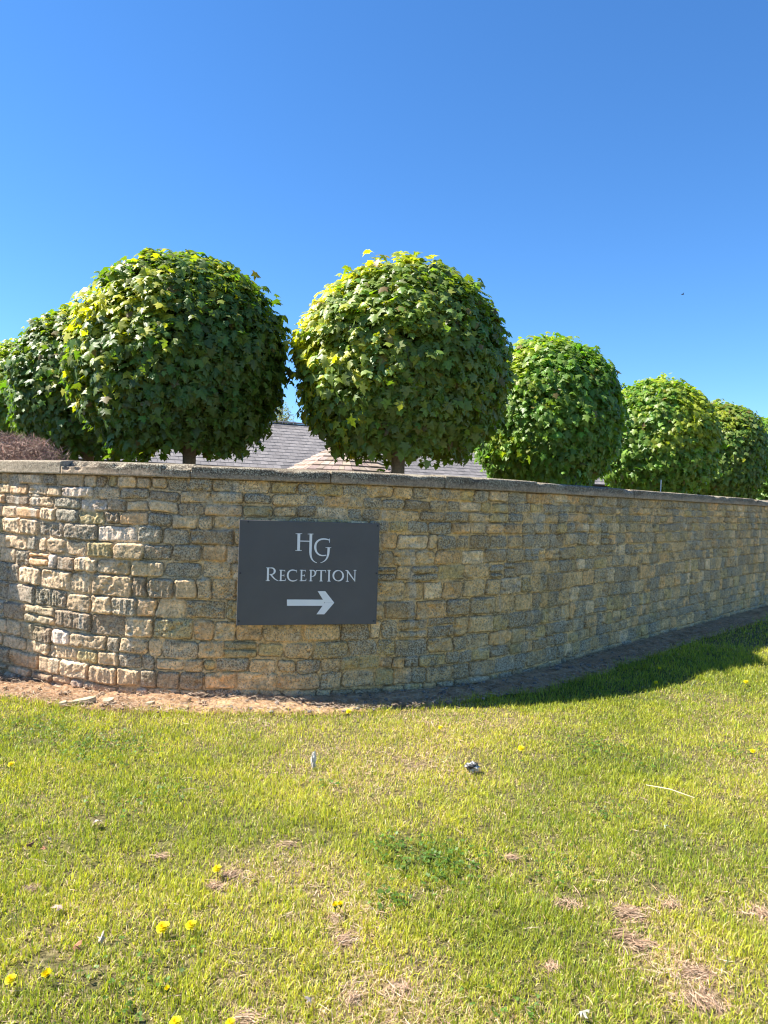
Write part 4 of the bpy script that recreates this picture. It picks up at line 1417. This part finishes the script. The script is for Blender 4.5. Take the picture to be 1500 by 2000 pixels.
def build_bits():
    p = on_ground(612, 1487, 0.045)
    o = crumple('paper_scrap', (p[0], p[1], 0.052), 0.034, [(0.66, 0.60, 0.50), (0.45, 0.40, 0.33)], 3, 'white crumpled scrap standing upright in the dry patch below the sign', 'litter', None, (0.5, 0.5, 1.7))
    p = on_ground(922, 1499, 0.03)
    crumple('dark_scrap', (p[0], p[1], 0.035), 0.045, [(0.015, 0.015, 0.017), (0.02, 0.02, 0.02), (0.50, 0.47, 0.44), (0.012, 0.012, 0.013)], 4, 'small black and white scrap lying on the lawn right of the middle', 'litter', None, (1.0, 0.8, 0.75))
    # stone flakes on the soil
    for (a, b, w, d, h, yaw, lab, sd) in ((160, 1369, 0.115, 0.05, 0.018, 0.15, 'long pale flat stone flake on the soil at left, largest of the flakes', 1), (212, 1369, 0.05, 0.055, 0.014, 0.8, 'pale angular stone flake right of the long flat one', 2),
                                          (123, 1373, 0.035, 0.035, 0.012, 0.5, 'small pale stone flake left of the long flat one', 3), (293, 1374, 0.035, 0.03, 0.010, 0.2, 'small pale flake on the soil, farthest right towards the sign', 4)):
        p = on_ground(a, b, 0.03)
        r = np.random.default_rng(sd); n = 6
        out = [(w * math.cos(t) * r.uniform(0.75, 1.1), d * math.sin(t) * r.uniform(0.6, 1.1)) for t in np.linspace(0, 2 * math.pi, n, endpoint=False)]
        V = [(x, y, -0.012) for x, y in out] + [(x * 0.985, y * 0.985, h * 0.5 + x * 0.10 - y * 0.12) for x, y in out] + [(0, 0, h * 0.5)]
        F = [(i, (i + 1) % n, n + (i + 1) % n, n + i) for i in range(n)] + [(n + i, n + (i + 1) % n, 2 * n) for i in range(n)]
        mb = MB(); mb.add(V, F, (0.42, 0.34, 0.21)); o = mb.build('stone_flake', M_SCRAP)
        o.location = (p[0], p[1], float(gz(p[0], p[1])) + 0.045); o.rotation_euler = (rad(8), rad(-5), yaw)
        tag(o, lab, 'stone', 'stone flakes on the soil')
    a = on_ground(1262, 1533, 0.045); b = on_ground(1356, 1558, 0.05)
    mb = MB(); mb.tube([a, (a + b) / 2 + [0, 0, 0.012], b], [0.0022, 0.0028, 0.002], 6, (0.62, 0.52, 0.33))
    tag(mb.build('dry_stalk', M_STRAW), 'long pale dry stalk lying across the grass at right', 'stalk')
    # curled dead leaves
    for k, (px, py, sz, col, lab) in enumerate((
            (58, 1650, 0.03, (0.16, 0.075, 0.045), 'dark reddish dead leaf in the grass at left, beside a rusty one'),
            (88, 1656, 0.022, (0.30, 0.13, 0.06), 'small rusty dead leaf right of the dark reddish one'),
            (98, 1638, 0.024, (0.45, 0.38, 0.30), 'pale dried leaf just above the rusty one at left'),
            (148, 1848, 0.032, (0.36, 0.17, 0.08), 'orange-brown dead leaf at lower left, near a pale curled one'),
            (198, 1832, 0.032, (0.45, 0.36, 0.27), 'pale curled dead leaf at lower left, right of the orange-brown one'),
            (112, 1770, 0.032, (0.48, 0.33, 0.24), 'narrow pinkish brown dead leaf standing in the grass at left'),
            (1138, 1976, 0.038, (0.42, 0.40, 0.30), 'pale grey-green curled leaf near the bottom edge, right of centre'),
            (602, 1950, 0.026, (0.42, 0.34, 0.27), 'pale dried leaf near the bottom edge, left of centre'),
            (1300, 1612, 0.03, (0.42, 0.46, 0.34), 'grey-green wilted weed leaf in the lawn at right'),
            (187, 1603, 0.04, (0.50, 0.40, 0.30), 'pale brown curled leaf beside a dark hollow at left'))):
        p = on_ground(px, py, 0.035)
        r = np.random.default_rng(70 + k)
        Vl = LEAF_V.copy() * [0.9 if k % 2 else 0.6, 1, 2.6]; Vl[:, 1] -= 0.4
        Vl = Vl * sz * 1.25 + r.normal(0, sz * 0.05, Vl.shape)
        mb = MB(); mb.add(Vl, [tuple(f) for f in LEAF_F], col)
        o = mb.build('dead_leaf', M_SCRAP)
        o.location = (p[0], p[1], 0.04); o.rotation_euler = (r.uniform(0.2, 0.9), r.uniform(-0.5, 0.5), r.uniform(0, 6.28))
        tag(o, lab, 'dead leaf', 'dead leaves in the lawn')
    # thin rod behind the coping
    q = at_depth(1289.5, 963, 10.75)
    top = at_depth(1291, 937, 10.75)
    mb = MB(); mb.tube([(q[0], q[1], 0), (q[0], q[1], 1.5), (q[0] + 0.004, q[1], top[2])], [0.010, 0.010, 0.009], 8, (0.55, 0.56, 0.58))
    tag(mb.build('rod', M_METAL), 'thin grey rod standing up behind the coping in front of a dome maple', 'rod')
    # black scrap hanging under a crown
    c = at_depth(1119, 941, 10.6)
    r = np.random.default_rng(90); n = 22
    V = []
    for i in range(n):
        t = 2 * math.pi * i / n; k = r.uniform(0.62, 1.15)
        V.append((0.075 * math.cos(t) * k, 0.02 * math.cos(3 * t), 0.105 * math.sin(t) * k))
    V = V + [(x * 0.9, y + 0.03, z * 0.9) for x, y, z in V] + [(0, -0.02, 0), (0, 0.05, 0)]
    F = [(i, (i + 1) % n, 2 * n) for i in range(n)] + [(n + (i + 1) % n, n + i, 2 * n + 1) for i in range(n)] + [((i + 1) % n, i, n + i, n + (i + 1) % n) for i in range(n)]
    mb = MB(); mb.add(V, F, (0.008, 0.008, 0.009)); mb.tube([(0, 0.01, 0.06), (0, 0.05, 0.45)], [0.004, 0.003], 5, (0.01, 0.01, 0.01))
    o = mb.build('black_scrap', M_BLACK); o.location = c
    tag(o, 'ragged black scrap hanging below the bright green dome maple', 'scrap')
    # a distant bird
    c = at_depth(1333, 575, 60)
    mb = MB()
    mb.tube([(-0.12, 0, 0), (-0.04, 0, 0.01), (0.05, 0, 0), (0.14, 0, -0.01)], [0.01, 0.035, 0.03, 0.008], 7, (0.02, 0.02, 0.022))
    mb.add([(-0.03, 0, 0.01), (0.05, 0, 0.01), (0.06, 0.22, 0.08), (0.0, 0.2, 0.08), (0.06, -0.22, 0.08), (0.0, -0.2, 0.08)], [(0, 1, 2, 3), (1, 0, 5, 4)], (0.02, 0.02, 0.022))
    o = mb.build('bird', M_BLACK); o.location = c
    tag(o, 'tiny dark bird high in the clear sky at right', 'bird')


build_bits()
